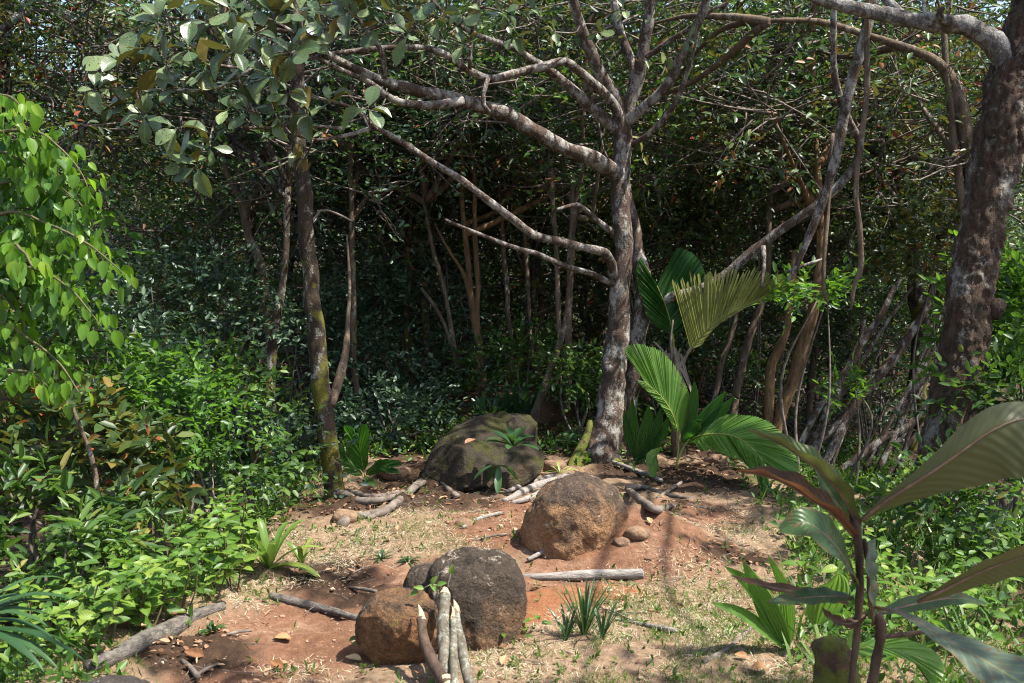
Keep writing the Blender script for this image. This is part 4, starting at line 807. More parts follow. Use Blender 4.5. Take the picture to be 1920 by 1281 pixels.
shrub(480, 870, 6.6, .5, .5, 330, M['blue'], 'dark bluish shrub at the foot of the dark spotted tree', L=.055, Wd=.03)
shrub(420, 880, 5.9, .45, .35, 240, M['mid'], 'low shadowed shrub below the sunlit shrub', L=.055)
shrub(80, 860, 5.3, .6, .55, 300, M['red'], 'dark broad-leaved shrub with reddish young leaves at the left edge', L=.10, Wd=.05)
shrub(60, 1000, 4.8, .5, .30, 200, M['mid'], 'glossy dark green shrub with long leaves at the left edge', L=.11, Wd=.035)
shrub(200, 700, 7.2, .8, .8, 380, M['blue'], 'dim shrub behind the bare leaning stem', L=.07)
shrub(330, 580, 8.6, 1.1, .8, 520, M['blue'], 'wide dim bluish shrub right of the bright hanging leaves', L=.065)
shrub(560, 640, 9.6, .9, .8, 380, M['blue'], 'dim bluish shrub behind the dark spotted trunk', L=.065)
shrub(720, 600, 10.2, .9, .9, 420, M['blue'], 'dim bluish shrub left of the thin leaning poles', L=.065)
shrub(980, 690, 9.6, .6, .6, 260, M['mid'], 'shaded shrub behind the row of sword-shaped leaves', L=.06)
shrub(1090, 720, 8.6, .35, .45, 190, M['mid'], 'small green sapling shrub with red leaves left of the branching trunk', L=.06)
shrub(1300, 680, 9.8, .7, .8, 330, M['dark'], 'dark shrub behind the dead palm skirt', L=.07)
shrub(1520, 560, 7.2, .38, .14, 90, M['brightm'], 'bright sprig of sunlit leaves right of the yellowing palm', L=.07, Wd=.036, stems=3)
shrub(1640, 620, 10.6, .8, .5, 330, M['dark'], 'dim rounded-leaf shrub left of the thick flaky tree', L=.075, Wd=.045)
shrub(1560, 800, 11.2, .8, .6, 260, M['blue'], 'dark shrub among the stems leaning right', L=.06)
shrub(1895, 620, 6.6, .42, .75, 420, M['brightm'], 'sunlit green shrub at right edge behind the thick flaky tree', L=.085, Wd=.04)
shrub(1900, 760, 6.0, .4, .4, 220, M['mid'], 'green shrub at right edge above the arching foreground leaf', L=.08, Wd=.04)
shrub(1590, 740, 7.6, .12, .16, 16, M['brightm'], 'small lance-leaved sapling just left of the thick flaky trunk', L=.09, Wd=.03, slen=.18, stems=2)
shrub(1850, 930, 5.3, .45, .28, 170, M['mid'], 'shaded shrub right of the thick flaky tree foot', L=.07)
shrub(1250, 430, 10.0, .7, .7, 300, M['red'], 'shrub with scattered red leaves right of the branching trunk', L=.07)
shrub(1420, 400, 10.2, .9, .8, 380, M['red'], 'tall shrub with orange-tinted leaves above the long bare limb', L=.075, Wd=.04)
shrub(1750, 480, 8.6, .6, .6, 280, M['red'], 'shrub with yellow and red leaves against the thick flaky trunk', L=.08, Wd=.04)

# ------------------------------------------------------------------ tree with bright hanging leaves at left
ht = thing('hanging_leaf_tree', (-3.35, 5.2, H(-3.35, 5.2)), 'tree with bright lime-green drooping leaves reaching in from the left edge', 'tree')
V, F = tube([(-3.35, 5.2, H(-3.35, 5.2) - .1), (-3.3, 5.25, 1.2), (-3.4, 5.2, 2.4), (-3.3, 5.3, 3.8)], [.07, .06, .05, .03], 10, .08, .1); new('trunk', mk_mesh('trunk', V, F), ht, M['bark_thin'])
hb = [[(-170, 300), (-40, 255), (60, 245), (110, 275), (150, 320), (172, 370)], [(-170, 420), (-20, 350), (70, 340), (120, 375), (150, 420), (165, 450)], [(-170, 480), (0, 400), (90, 420), (160, 455), (205, 490), (250, 530)], [(-170, 560), (-20, 500), (70, 505), (130, 540), (165, 580), (190, 612)], [(-170, 300), (-40, 190), (10, 180), (30, 190), (42, 205)], [(-170, 580), (-40, 540), (10, 560), (40, 600), (50, 640)], [(-170, 620), (0, 470), (40, 470), (60, 500)], [(-170, 400), (-30, 290), (40, 300), (60, 330), (75, 350)], [(-170, 650), (-20, 600), (60, 640), (110, 680), (150, 740)], [(-170, 650), (-10, 690), (60, 700), (95, 730)]]
for s_, pts in enumerate(hb):
    d0, d1 = 5.1, 4.7 + .5 * rng.random(); o, P, R = branch(ht, [(a, b, 4 - 3.2 * i_ / 5) for i_, (a, b) in enumerate(pts)], (d0, d1), M['twigg'], 'branch', 6, 300 + s_)
    C = catmull(P, 60); n = 30
    for i_ in range(n):
        f = .30 + .7 * i_ / (n - 1); c = C[int(f * 59)]; T = nz(C[min(59, int(f * 59) + 1)] - C[int(f * 59) - 1])
        sd_ = nz(np.cross(T, [0, 0, 1])) * (1 if i_ % 2 else -1)
        off = c + sd_ * rng.uniform(.01, .08) + rng.normal(size=3) * .02; t = nz(np.array([0, 0, -1.0]) + .35 * T + .35 * sd_ + rng.normal(size=3) * .25); nrm_ = nz(sd_ * .4 + np.array([.25, -.55, .35]) + rng.normal(size=3) * .45)
        L = rng.uniform(.055, .105); place('leaf', leafmesh['bright'], frame(t, nrm_), off, (L * rng.uniform(.5, .7), L, L * rng.uniform(.5, 2.2)), ht)
acc, tw = Acc(), Acc()
for s_ in range(16):
    x1, y1 = rng.uniform(20, 190), rng.uniform(260, 640); x1 = min(x1, 60 + (y1 - 200) * .45); P, R = pxtube([(-170, y1 - rng.uniform(-60, 120), 3), ((x1 - 170) / 2, y1 - 40, 2), (x1 * .7, y1 - 25, 1.5), (x1, y1, 1)], (5.3, 5.0)); V, F = tube(P, R, 5, .06, 0); tw.add(V, F); C = catmull(P, 60)
    n = 46; ii = (20 + 39 * rng.random(n)).astype(int); t = np.array([0, 0, -1.0]) + rng.normal(size=(n, 3)) * .4; l = rng.uniform(.05, .1, n)
    V, F, r = scatter(LEAF4, C[ii] + rng.normal(size=(n, 3)) * .05, t, np.array([.25, -.55, .35]) + rng.normal(size=(n, 3)) * .5, l, l * .62); acc.add(V, F, rnd=.4 + .6 * r)
cl = [(W(px, py, 5.5 + rng.random() * .6), .32) for px, py in [(-60, 260), (20, 330), (60, 420), (-20, 480), (100, 500), (30, 580), (120, 620), (-40, 640), (60, 700), (-30, 380), (110, 380)]]
clump_foliage(acc, tw, [c for c, r in cl], [r for c, r in cl], 260, .085, .048, LEAF4, 6, .5, .22)
new('inner_foliage', acc.mesh('inner_foliage'), ht, M['brightm'], kind='stuff'); new('twigs', tw.mesh('twigs'), ht, M['twigg'], kind='stuff')

# dark-crowned tree in the top left corner
tl = thing('corner_tree', (-4.6, 9.2, H(-4.6, 9.2)), 'dark small-leaved tree filling the top left corner', 'tree')
V, F = tube([(-4.6, 9.2, -1), (-4.7, 9.2, 1.5), (-4.6, 9.1, 3.2), (-4.2, 8.8, 4.6)], [.13, .11, .09, .05], 10, .1, .12); new('trunk', mk_mesh('trunk', V, F), tl, M['bark_dark'])
branch(tl, [(-120, 120, 9), (-20, 70, 8), (25, 38, 7), (60, 22, 6), (110, 20, 3)], 8.4, M['bark_limb'], 'branch', 9, 400)
branch(tl, [(-60, 100, 2), (20, 88, 2), (70, 95, 1.5), (130, 98, 1)], 8.2, M['twig'], 'branch', 5, 401)
acc, tw = Acc(), Acc(); cl = []
for px, py, r in [(20, 60, .5), (100, 40, .5), (170, 60, .42), (60, 120, .5), (140, 120, .45), (30, 180, .5), (110, 190, .45), (170, 150, .38), (0, -60, .6), (100, -60, .6), (-60, 40, .6), (-80, 160, .6), (60, 240, .5), (160, 240, .45), (220, 270, .45), (120, 290, .5)]:
    cl.append((W(px, py, 8.6 + rng.normal() * .4), r))
clump_foliage(acc, tw, [c for c, r in cl], [r for c, r in cl], 150, .075, .036, LEAF4, 7); new('crown', acc.mesh('crown'), tl, M['red'], kind='stuff'); new('twigs', tw.mesh('twigs'), tl, M['twig'], kind='stuff')

# bare leaning stem
V, F = tube(*[np.array(a) for a in zip(*[(W(a, b, 4.9), c * 4.9 / FPX) for a, b, c in [(136, 764, 3), (150, 800, 4), (168, 845, 4.5), (178, 890, 5), (184, 940, 5.5), (200, 1000, 5.5), (235, 1080, 5), (262, 1160, 5)]])], 9, .03, .16, 16, 5, .5)
new('bare_stem', mk_mesh('bare_stem', V, F), None, M['bark_thin'], 'bare crooked dead stem rising from the bright herbs at left', 'dead stem')
P, R = pxtube([(288, 1150, 8), (282, 1110, 8), (278, 1075, 8.5), (280, 1060, 7)], 4.75); V, F = tube(P, R, 10, .03, .15, 14, 8, .3); new('short_stump', mk_mesh('short_stump', V, F), None, M['log_grey'], 'short pale post-like stump among the bright herbs above the rotting log', 'stump')

# ------------------------------------------------------------------ bright three-veined herbs (each leaf a part)
def herb(px, py, d, h, nst, label, group, L=.085, leaf='herb', spread=.16, name='herb', pairs=4):
    c = W(px, py, d); g = np.array([c[0], c[1], H(c[0], c[1])]); top = c[2]; h = max(h, top - g[2]) * rng.uniform(.8, 1.12)
    t = thing(name, g, label, 'herb', group)
    for s_ in range(nst):
        a = rng.random() * 6.3; r = spread * (0.3 + .9 * rng.random()); e = g + np.array([math.cos(a) * r, math.sin(a) * r * .8, h * rng.uniform(.45, 1.12)]); b = g + np.array([math.cos(a) * r * .25, math.sin(a) * r * .25, -.03])
        P = catmull([b, b * .5 + e * .5 + rng.normal(size=3) * .02, e], 12); V, F = tube(P[::4], [.005, .004, .003], 5, .06, 0, caps=False); new('stem', mk_mesh('stem', V, F), t, M['twigg'])
        a0 = rng.random() * 6.3
        for k_ in range(pairs):
            q_ = P[11 - int(k_ * 1.7)] if k_ < 6 else P[2]
            for sg in (0, math.pi):
                aa = a0 + k_ * 1.57 + sg + rng.normal() * .25; tt = nz([math.cos(aa), math.sin(aa), .12 + .1 * rng.normal() + (.35 if k_ == 0 else 0)]); nn = nz([rng.normal() * .4, rng.normal() * .4 - .25, 1])
                l = L * (.55 if k_ == 0 else rng.uniform(.8, 1.15)); place('leaf', leafmesh[leaf], frame(tt, nn), q_ + tt * .012, (l * .56, l, l), t)
hl = [(300, 985, 4.7), (350, 960, 5.2), (395, 975, 5.0), (440, 985, 5.3), (250, 1010, 4.5), (320, 1030, 4.45), (390, 1035, 4.6), (440, 1030, 4.8), (200, 1040, 4.3), (260, 1080, 4.2), (150, 1050, 4.5), (120, 1090, 4.1), (190, 1110, 4.0), (320, 1090, 4.35), (60, 1060, 4.4), (230, 950, 5.4), (370, 930, 5.7), (420, 945, 5.6), (140, 1150, 3.85), (60, 1140, 4.0), (250, 1130, 4.2), (20, 1090, 4.3), (100, 1030, 4.8), (180, 990, 4.9)]
for k_, (px, py, d) in enumerate(hl):
    herb(px, py, d, .35, int(rng.integers(3, 6)), 'bright green three-veined herb in the sunlit bank left of the path', 'bright herbs on the left bank', L=.075, pairs=5)
hr = [(1500, 925, 5.6), (1560, 945, 5.3), (1620, 930, 5.5), (1540, 990, 4.9), (1640, 985, 4.9), (1690, 1020, 4.6), (1600, 1030, 4.5), (1740, 1060, 4.4), (1660, 1070, 4.2), (1820, 1010, 4.7), (1860, 1060, 4.3), (1880, 980, 5.0), (1790, 985, 5.1), (1830, 1100, 4.0), (1760, 1130, 4.0), (1700, 1110, 4.0)]
for k_, (px, py, d) in enumerate(hr):
    herb(px, py, d, .22, int(rng.integers(2, 5)), 'bright green herb in the undergrowth below the thick flaky tree', 'herbs in the right undergrowth', L=.08, pairs=3)

# ------------------------------------------------------------------ strap-leaved plants
def strap_mesh(name, P, wmax, nrm=(0, 0, 1), fold=.25, mat=None, prof=None, ns=14):
    C = catmull(P, ns); T = nz(np.gradient(C, axis=0)); S = nz(np.cross(T, np.asarray(nrm, float))); Nn = np.cross(S, T); u = np.linspace(0, 1, ns)
    w = wmax * (np.minimum(1, .5 + 2.5 * u) * np.clip((1 - u) / .45, 0, 1) ** .65 if prof is None else prof(u)); vs = np.linspace(-1, 1, 5)
    V = C[:, None] + S[:, None] * (w[:, None] * vs[None])[..., None] + Nn[:, None] * (np.abs(vs)[None] * w[:, None] * fold)[..., None]
    i = np.arange(ns - 1)[:, None] * 5; j = np.arange(4)[None]; Q = np.stack([i + j, i + j + 1, i + 5 + j + 1, i + 5 + j], -1).reshape(-1, 4)
    me = mk_mesh(name, V.reshape(-1, 3), [Q], {'u': np.repeat(u, 5), 'v': np.tile(vs, ns)})
    if mat: me.materials.append(mat)
    return me
def strap_plant(base, n, L, w, mat, label, cat='plant', group=None, elev=(.5, 1.2), az=None, droop=.5, name='strap_leaf_plant'):
    t = thing(name, base, label, cat, group)
    for k_ in range(n):
        a = rng.uniform(*az) if az else k_ * 2.4 + rng.normal() * .2; e = rng.uniform(*elev); l = L * rng.uniform(.65, 1.1)
        d = np.array([math.cos(a) * math.cos(e), math.sin(a) * math.cos(e), math.sin(e)]); P = [base + d * l * f - np.array([0, 0, droop * l * f ** 2.2]) for f in (0, .3, .6, .85, 1)]
        new('leaf', strap_mesh('leaf', P, w * rng.uniform(.7, 1.1), nz(np.array([-d[0] * .6, -d[1] * .6, 1])), .3, mat), t)
strap_plant(G(505, 1068), 16, .46, .020, M['strap'], 'yellow-green strap-leaved plant at the left edge of the path', elev=(.35, 1.3), droop=.45)
strap_plant(G(565, 1060), 6, .20, .014, M['strap'], 'small strap-leaved tuft right of the yellow-green strap plant', elev=(.7, 1.4), droop=.3)
strap_plant(W(-90, 1195, 3.45), 13, .52, .019, M['strapd'], 'dark arching strap-leaved plant with dry tips at the lower left edge', elev=(.05, .9), az=(-.6, .9), droop=.5)
strap_plant(G(1095, 1198), 34, .33, .0050, M['strapd'], 'tall green grass tuft in front of the large dark boulder', cat='grass tuft', elev=(.95, 1.5), droop=.28, name='grass_tuft')
for px, py in [(1062, 1205), (1130, 1200)]: strap_plant(G(px, py), 9, .22, .006, M['strapd'], ['thin grass tuft just left of the tall green tuft', 'thin grass tuft just right of the tall green tuft'][px > 1100], cat='grass tuft', elev=(.8, 1.5), droop=.3, name='grass_tuft')
for px, py, lab in [(715, 1048, 'low green grass tuft on the straw above the shaded earth'), (400, 1185, 'low dark tuft by the rotting log'), (765, 1058, 'low leafy tuft behind the large dark boulder'), (1020, 1000, 'tiny green tuft right of the tan boulder foot')]:
    strap_plant(G(px, py), 16, .10, .006, M['strapd'], lab, cat='grass tuft', elev=(.3, 1.2), droop=.4, name='grass_tuft')
for k_, (px, py, d, L) in enumerate([(905, 786, 9.0, .32), (925, 782, 9.1, .36), (950, 782, 9.2, .4), (970, 780, 9.2, .42), (992, 778, 9.1, .42)]):
    c = W(px, py, d); strap_plant(np.array([c[0], c[1], max(c[2] - .05, H(c[0], c[1]))]), 7, L, .030, M['strapd'], 'sword-leaved plant in the row behind the mossy boulders', group='row of sword-leaved plants', elev=(.9, 1.45), droop=.12)
def rosette(base, n, L, w, label, mat, elev=(.1, .9), droop=.35, az=None):
    t = thing('rosette_plant', base, label, 'plant')
    for k_ in range(n):
        a = k_ * 2.4 + rng.normal() * .2; e = rng.uniform(*elev); l = L * rng.uniform(.75, 1.1); d = np.array([math.cos(a) * math.cos(e), math.sin(a) * math.cos(e), math.sin(e)])
        P = [base + d * l * f - np.array([0, 0, droop * l * f ** 2]) for f in (0, .3, .6, .85, 1)]
        new('leaf', strap_mesh('leaf', P, w * rng.uniform(.8, 1.1), nz(np.array([-d[0] * .5, -d[1] * .5, 1])), .25, mat, prof=lambda u: .12 + .88 * np.sin(np.pi * np.clip(u, 0, 1) ** 1.2) ** .8 * (u > .0)), t)
rosette(W(962, 838, 6.62), 16, .24, .027, 'fan-like dark green rosette plant growing on the mossy boulder', M['strapd'], (.0, 1.2))
rosette(W(936, 872, 6.6), 5, .17, .028, 'small drooping plant under the rosette on the mossy boulder', M['strapd'], (-.5, .2), .6)
rosette(W(1066, 828, 7.3), 9, .13, .014, 'small rosette plant left of the branching trunk foot', M['strapd'], (.2, 1.2))
rosette(W(1050, 888, 6.6), 7, .14, .009, 'thin-leaved green plant among stones at the tree foot', M['strap'], (.3, 1.2))
rosette(W(1190, 870, 7.2), 8, .20, .012, 'narrow-leaved plant right of the branching trunk foot', M['strapd'], (.2, 1.0))

# ------------------------------------------------------------------ palms with pleated fronds
def frond_mesh(name, P, wl, wr, nrm, npl=18, ang=(1.0, .35), pleat=.05, droop=.12, prof=None, split=.15, angr=None, raw=False):
    n = npl * 2 + 1; C = catmull(P, n); T = nz(np.gradient(C, axis=0)); nrm = np.asarray(nrm, float); a = Acc()
    prof = prof or (lambda s: np.sin(np.pi * (0.12 + .80 * s)) ** .7)
    for sgn, w in ((-1, wl), (1, wr)):
        if w <= 0: continue
        rays = []
        for i_ in range(n):
            s = i_ / (n - 1); S = nz(np.cross(T[i_], nrm)); Nn = np.cross(S, T[i_]); an = ang if sgn < 0 or angr is None else angr; aa = an[0] + (an[1] - an[0]) * s
            dr = nz(S * sgn * math.sin(aa) + T[i_] * math.cos(aa)); l = w * prof(s) / (1.0 if raw else max(.3, math.sin(aa))) * (1 if i_ % 2 else .985)
            f = np.array([0, .33, .66, 1.0]); zig = (1 if i_ % 2 else -1) * pleat * w * np.array([.1, .45, .45, .25])
            rays.append(C[i_] + dr * (l * f)[:, None] + Nn * zig[:, None] - np.array([0, 0, 1.0]) * (droop * l * f ** 2)[:, None] + rng.normal(size=3) * .002)
        for k_ in range(npl):
            A, B, Cc = rays[2 * k_].copy(), rays[2 * k_ + 1], rays[2 * k_ + 2].copy()
            if rng.random() < split: Cc[2:] += (B[2:] - Cc[2:]) * np.array([[.08], [.75]])
            if rng.random() < split: A[2:] += (B[2:] - A[2:]) * np.array([[.08], [.75]])
            B = B.copy(); B[3] += (B[3] - B[2]) * rng.uniform(.0, .04 + .3 * split)
            V = np.vstack([A, B, Cc]); q = []
            for r_ in (0, 1):
                for m_ in range(3): f_ = [r_ * 4 + m_, r_ * 4 + m_ + 1, r_ * 4 + 4 + m_ + 1, r_ * 4 + 4 + m_]; q.append(f_ if sgn < 0 else f_[::-1])
            a.add(V, [np.array(q)])
    return a.mesh(name, False)
def pleat_leaf(t, pts, d, w, nrm, mat, name='leaf'):
    dd = np.linspace(d[0], d[1], len(pts)); P = np.array([W(a, b, dd[i_]) for i_, (a, b) in enumerate(pts)]); wm = w * np.mean(dd) / FPX; ns = 22; m = 15
    C = catmull(P, ns); T = nz(np.gradient(C, axis=0)); S = nz(np.cross(T, np.asarray(nrm, float))); Nn = np.cross(S, T); u = np.linspace(0, 1, ns); wd = wm * (np.clip(np.sin(np.pi * (.04 + .96 * u) ** .85), 0, 1) ** .85 + .02); vs = np.linspace(-1, 1, m)
    zz = np.abs(vs)[None] * wd[:, None] * .22 + (np.where(np.arange(m) % 2, 1, -1) * .07)[None] * wd[:, None]
    V = C[:, None] + S[:, None] * (wd[:, None] * vs[None])[..., None] + Nn[:, None] * zz[..., None]
    i = np.arange(ns - 1)[:, None] * m; j = np.arange(m - 1)[None]; Q = np.stack([i + j, i + j + 1, i + m + j + 1, i + m + j], -1).reshape(-1, 4)
    return new(name, mk_mesh(name, V.reshape(-1, 3), [Q], None, False), t, mat)
def frond(t, pts, d, wl, wr, nrm, mat, petiole=None, **k):
    dd = np.linspace(d[0], d[1], len(pts)) if isinstance(d, tuple) else np.full(len(pts), d); P = np.array([W(a, b, dd[i_]) for i_, (a, b) in enumerate(pts)]); s = np.mean(dd) / FPX
    o = new('frond', frond_mesh('frond', P, wl * s, wr * s, nrm, **k), t, mat)
    Q = P if petiole is None else np.vstack([[W(a, b, dd[0]) for a, b in petiole], P])
    V, F = tube(Q, np.linspace(1, .3, len(Q)) * min(.009, max(.0025, (wl + wr) * s * .028)), 6, .05, 0); new('midrib', mk_mesh('midrib', V, F), o, M['rachis'])
DP = 7.15
pb = W(1268, 872, DP); pb[2] = H(pb[0], pb[1])
pt = thing('palm_seedling', pb, 'sunlit young palm with broad pleated leaves right of the tan boulder', 'palm')
frond(pt, [(1298, 822), (1335, 814), (1375, 818), (1408, 838), (1432, 868)], (DP, DP - .45), 52, 54, (.1, -.8, .6), M['palm'], [(1268, 880), (1278, 845)], npl=64, ang=(.95, .35), droop=.06, split=.22, pleat=.03)
frond(pt, [(1270, 812), (1264, 785), (1250, 757), (1232, 736), (1208, 716)], (DP, DP - .1), 14, 56, (.35, -.85, .3), M['palm'], [(1268, 880), (1272, 840)], npl=46, ang=(.8, .35), droop=.05, split=.12, pleat=.03)
for pts, w, mt_ in [([(1286, 826), (1295, 785), (1300, 745), (1302, 714)], 11, 'palmd'), ([(1292, 822), (1318, 790), (1342, 760), (1360, 734)], 12, 'palmd'), ([(1296, 824), (1325, 800), (1352, 772), (1376, 744)], 11, 'palmd'), ([(1284, 824), (1282, 790), (1284, 760), (1290, 732)], 12, 'palm'), ([(1290, 830), (1330, 800), (1356, 785), (1380, 776)], 6, 'palm'), ([(1280, 830), (1290, 810), (1310, 795), (1320, 790)], 10, 'palmd')]:
    pleat_leaf(pt, pts, (DP, DP - .12), w * 1.15, (.3, -.8, .5), M[mt_])
frond(pt, [(1240, 838), (1232, 845), (1230, 858), (1232, 872)], DP - .1, 11, 11, (0, -1, .3), M['palm'], npl=7, ang=(.5, .2))
p2 = thing('palm_seedling', W(1196, 872, DP + .05), 'dark upright palm seedling between the branching trunk and the sunlit palm', 'palm')
for pts, w in [([(1194, 866), (1188, 825), (1184, 785), (1186, 745)], 13), ([(1196, 868), (1206, 830), (1214, 790), (1216, 760)], 14), ([(1198, 868), (1218, 835), (1232, 800), (1240, 762)], 13), ([(1192, 860), (1180, 825), (1174, 800), (1170, 765)], 9), ([(1200, 866), (1228, 830), (1246, 800), (1254, 780)], 10)]:
    pleat_leaf(p2, pts, (DP + .1, DP - .05), w, (.2, -.9, .2), M['palmd'])
DU = 7.95
p3 = thing('leaning_palm', W(1268, 760, DU), 'palm with a dark split fan and a big yellowing frond behind the branching trunk', 'palm')
frond(p3, [(1262, 632), (1256, 600), (1246, 568), (1232, 536)], (DU, DU - .1), 88, 112, (.15, -.95, .15), M['palmd'], [(1268, 760), (1266, 690)], npl=34, ang=(.75, .12), angr=(1.0, .95), raw=True, droop=.02, split=.08, pleat=.03, prof=lambda s: .72 + .28 * math.sin(3.1 * s))
frond(p3, [(1296, 655), (1330, 615), (1375, 585), (1425, 562), (1488, 547)], (DU - .1, DU - .5), 120, 22, (.1, -.9, .3), M['palmy'], [(1270, 745), (1278, 690)], npl=44, ang=(.92, .22), angr=(.5, .2), raw=True, droop=-.02, split=.6, pleat=.03, prof=lambda s: (1.05 - .72 * s) * (.92 + .16 * rng.random()))
for pts, w in [([(1262, 690), (1240, 655), (1225, 640)], 5), ([(1268, 700), (1258, 645), (1262, 600)], 5), ([(1256, 720), (1230, 680), (1210, 650)], 5), ([(1275, 700), (1290, 660), (1305, 640)], 5)]:
    P, R = pxtube([(a, b, 3.5 - i_) for i_, (a, b) in enumerate(pts)], DU - .1); V, F = tube(P, R, 6, .05, .1); new('dead_petiole', mk_mesh('dead_petiole', V, F), p3, M['dead'])
for k_ in range(34):
    x0 = 1262 + rng.normal() * 10; x1 = 1266 + rng.normal() * 22; y0 = 650 + rng.random() * 30; y1 = 735 + rng.random() * 40
    P = [W(x0, y0, DU - .1), W((x0 + x1) / 2 + rng.normal() * 4, (y0 + y1) / 2, DU - .14), W(x1, y1, DU - .12 + rng.normal() * .05)]
    new('dead_leaf_strip', strap_mesh('dead_leaf_strip', P, .012, (rng.normal() * .5, -1, 0), .3, M['dead'], ns=6), p3)
P, R = pxtube([(1272, 880, 14), (1270, 800, 13), (1268, 720, 12), (1266, 660, 9)], DU + .02); V, F = tube(P, R, 10, .05, .15); new('trunk', mk_mesh('trunk', V, F), p3, M['bark_thin'])
p4 = thing('palm_seedling', G(685, 908), 'small dark palm seedling with split leaves right of the dark spotted tree', 'palm')
for pts, wl_, wr_ in [([(683, 885), (678, 865), (675, 845), (672, 826)], 24, 22), ([(680, 892), (664, 880), (652, 868), (644, 852)], 14, 12), ([(686, 890), (700, 880), (716, 876), (734, 876)], 14, 14), ([(684, 892), (690, 900), (694, 908), (696, 914)], 9, 9)]:
    frond(p4, pts, (7.1, 6.95), wl_, wr_, (.1, -.8, .5), M['palmd'], [(684, 910)], npl=12, ang=(.6, .15), droop=.08, split=.1)
p5 = thing('palm_seedling', G(1478, 1222), 'pleated palm seedling in the grass left of the foreground plant', 'palm')
dq = GD(1478, 1222)
for pts, w, nn in [([(1476, 1215), (1452, 1165), (1425, 1110), (1392, 1050)], 22, (-.5, -.7, .6)), ([(1474, 1215), (1430, 1180), (1385, 1150), (1332, 1130)], 20, (0, -.5, .9)), ([(1478, 1210), (1440, 1140), (1400, 1095), (1358, 1062)], 20, (-.3, -.6, .8)), ([(1480, 1205), (1478, 1150), (1470, 1100), (1440, 1040)], 16, (-.6, -.7, .3)), ([(1532, 1170), (1545, 1130), (1560, 1095), (1572, 1075)], 40, (.2, -.8, .5))]:
    pleat_leaf(p5, pts, (dq, dq - .15), w, nn, M['palm'])
p6 = thing('palm_seedling', G(1600, 1262), 'pleated palm leaf lying low behind the foreground stems', 'palm')
frond(p6, [(1592, 1222), (1640, 1212), (1690, 1222), (1730, 1255)], (3.55, 3.4), 24, 26, (.1, -.6, .8), M['palm'], npl=18, ang=(.5, .15), droop=.10, split=.05)

# ------------------------------------------------------------------ big-leaved plant in the right foreground
DF = 3.05
fb = W(1600, 1330, DF); fb[2] = H(fb[0], fb[1])
fp = thing('foreground_plant', fb, 'dark-stemmed plant with very large leathery leaves in the right foreground', 'plant')
for pts in [[(1590, 1420, 9), (1592, 1300, 9), (1603, 1200, 9), (1612, 1100, 10), (1610, 1040, 11), (1606, 990, 13), (1600, 950, 8)], [(1625, 1420, 10), (1625, 1320, 11), (1640, 1240, 12), (1652, 1180, 13), (1645, 1150, 10)], [(1652, 1180, 8), (1632, 1120, 6), (1628, 1060, 6), (1620, 1010, 6)], [(1640, 1195, 6), (1690, 1190, 6), (1740, 1185, 5)]]:
    P, R = pxtube(pts, DF); V, F = tube(P, R * .75, 12, .02, .22, 22, 3, .5); new('stem', mk_mesh('stem', V, F), fp, M['stickb'])
def leaf_surface(name, pts, ds, wl, wr, nrm, mat, fl=.2, fr=.2, ripple=.0, nu=36, nv=7, prof=None, curlL=0.0, curlR=0.0):
    P = np.array([W(a, b, ds[i_] if isinstance(ds, (list, tuple)) else ds) for i_, (a, b) in enumerate(pts)]); dm_ = np.mean(ds); C = catmull(P, nu); T = nz(np.gradient(C, axis=0))
    nr = np.array([nrm if np.ndim(nrm) == 1 else np.asarray(nrm[0]) * (1 - k_) + np.asarray(nrm[1]) * k_ for k_ in np.linspace(0, 1, nu)], float)
    S = nz(np.cross(T, nr)); Nn = np.cross(S, T); u = np.linspace(0, 1, nu); w = (prof or (lambda u: np.clip(np.sin(np.pi * (.03 + .95 * u) ** .9), 0, 1) ** .75))(u); vs = np.linspace(-1, 1, 2 * nv + 1)
    V = np.zeros((nu, 2 * nv + 1, 3))
    for j_, v in enumerate(vs):
        W_ = (wl if v < 0 else wr) * dm_ / FPX * w; f_, cu = (fl, curlL) if v < 0 else (fr, curlR); av = abs(v)
        ang_ = f_ + cu * av
        V[:, j_] = C + S * (np.sign(v) * av * W_ * np.cos(ang_))[:, None] + Nn * (av * W_ * np.sin(ang_) + ripple * av * np.sin(u * 26 + (v < 0) * 1.3) * w)[:, None]
    m = 2 * nv + 1; i = np.arange(nu - 1)[:, None] * m; j = np.arange(m - 1)[None]; Q = np.stack([i + j, i + j + 1, i + m + j + 1, i + m + j], -1).reshape(-1, 4)
    o = new(name, mk_mesh(name, V.reshape(-1, 3), [Q], {'u': np.repeat(u, m), 'v': np.tile(vs, nu)}), fp, mat)
    V, F = tube(C[::3] - Nn[::3] * .002, np.linspace(.006, .0015, len(C[::3])), 6, .04, 0); new('midrib', mk_mesh('midrib', V, F), o, M['midrib'])
    return o
M['midrib'] = plain_mat('leaf_midrib', (0.11, 0.06, 0.035), (0.24, 0.15, 0.09), 20, 0.5)
# arching leaf seen from below
leaf_surface('leaf', [(1602, 985), (1660, 940), (1740, 890), (1810, 842), (1865, 805), (1925, 785), (1990, 800)], [DF, DF - .05, DF - .1, DF - .12, DF - .12, DF - .1, DF], 104, 40, ((-.45, .8, -.35), (-.35, .75, -.55)), M['foreg'], .30, .15, .004, prof=lambda u: np.interp(u, [0, .12, .3, .5, .68, .85, 1], [.06, .16, .42, .85, 1, .95, .7]))
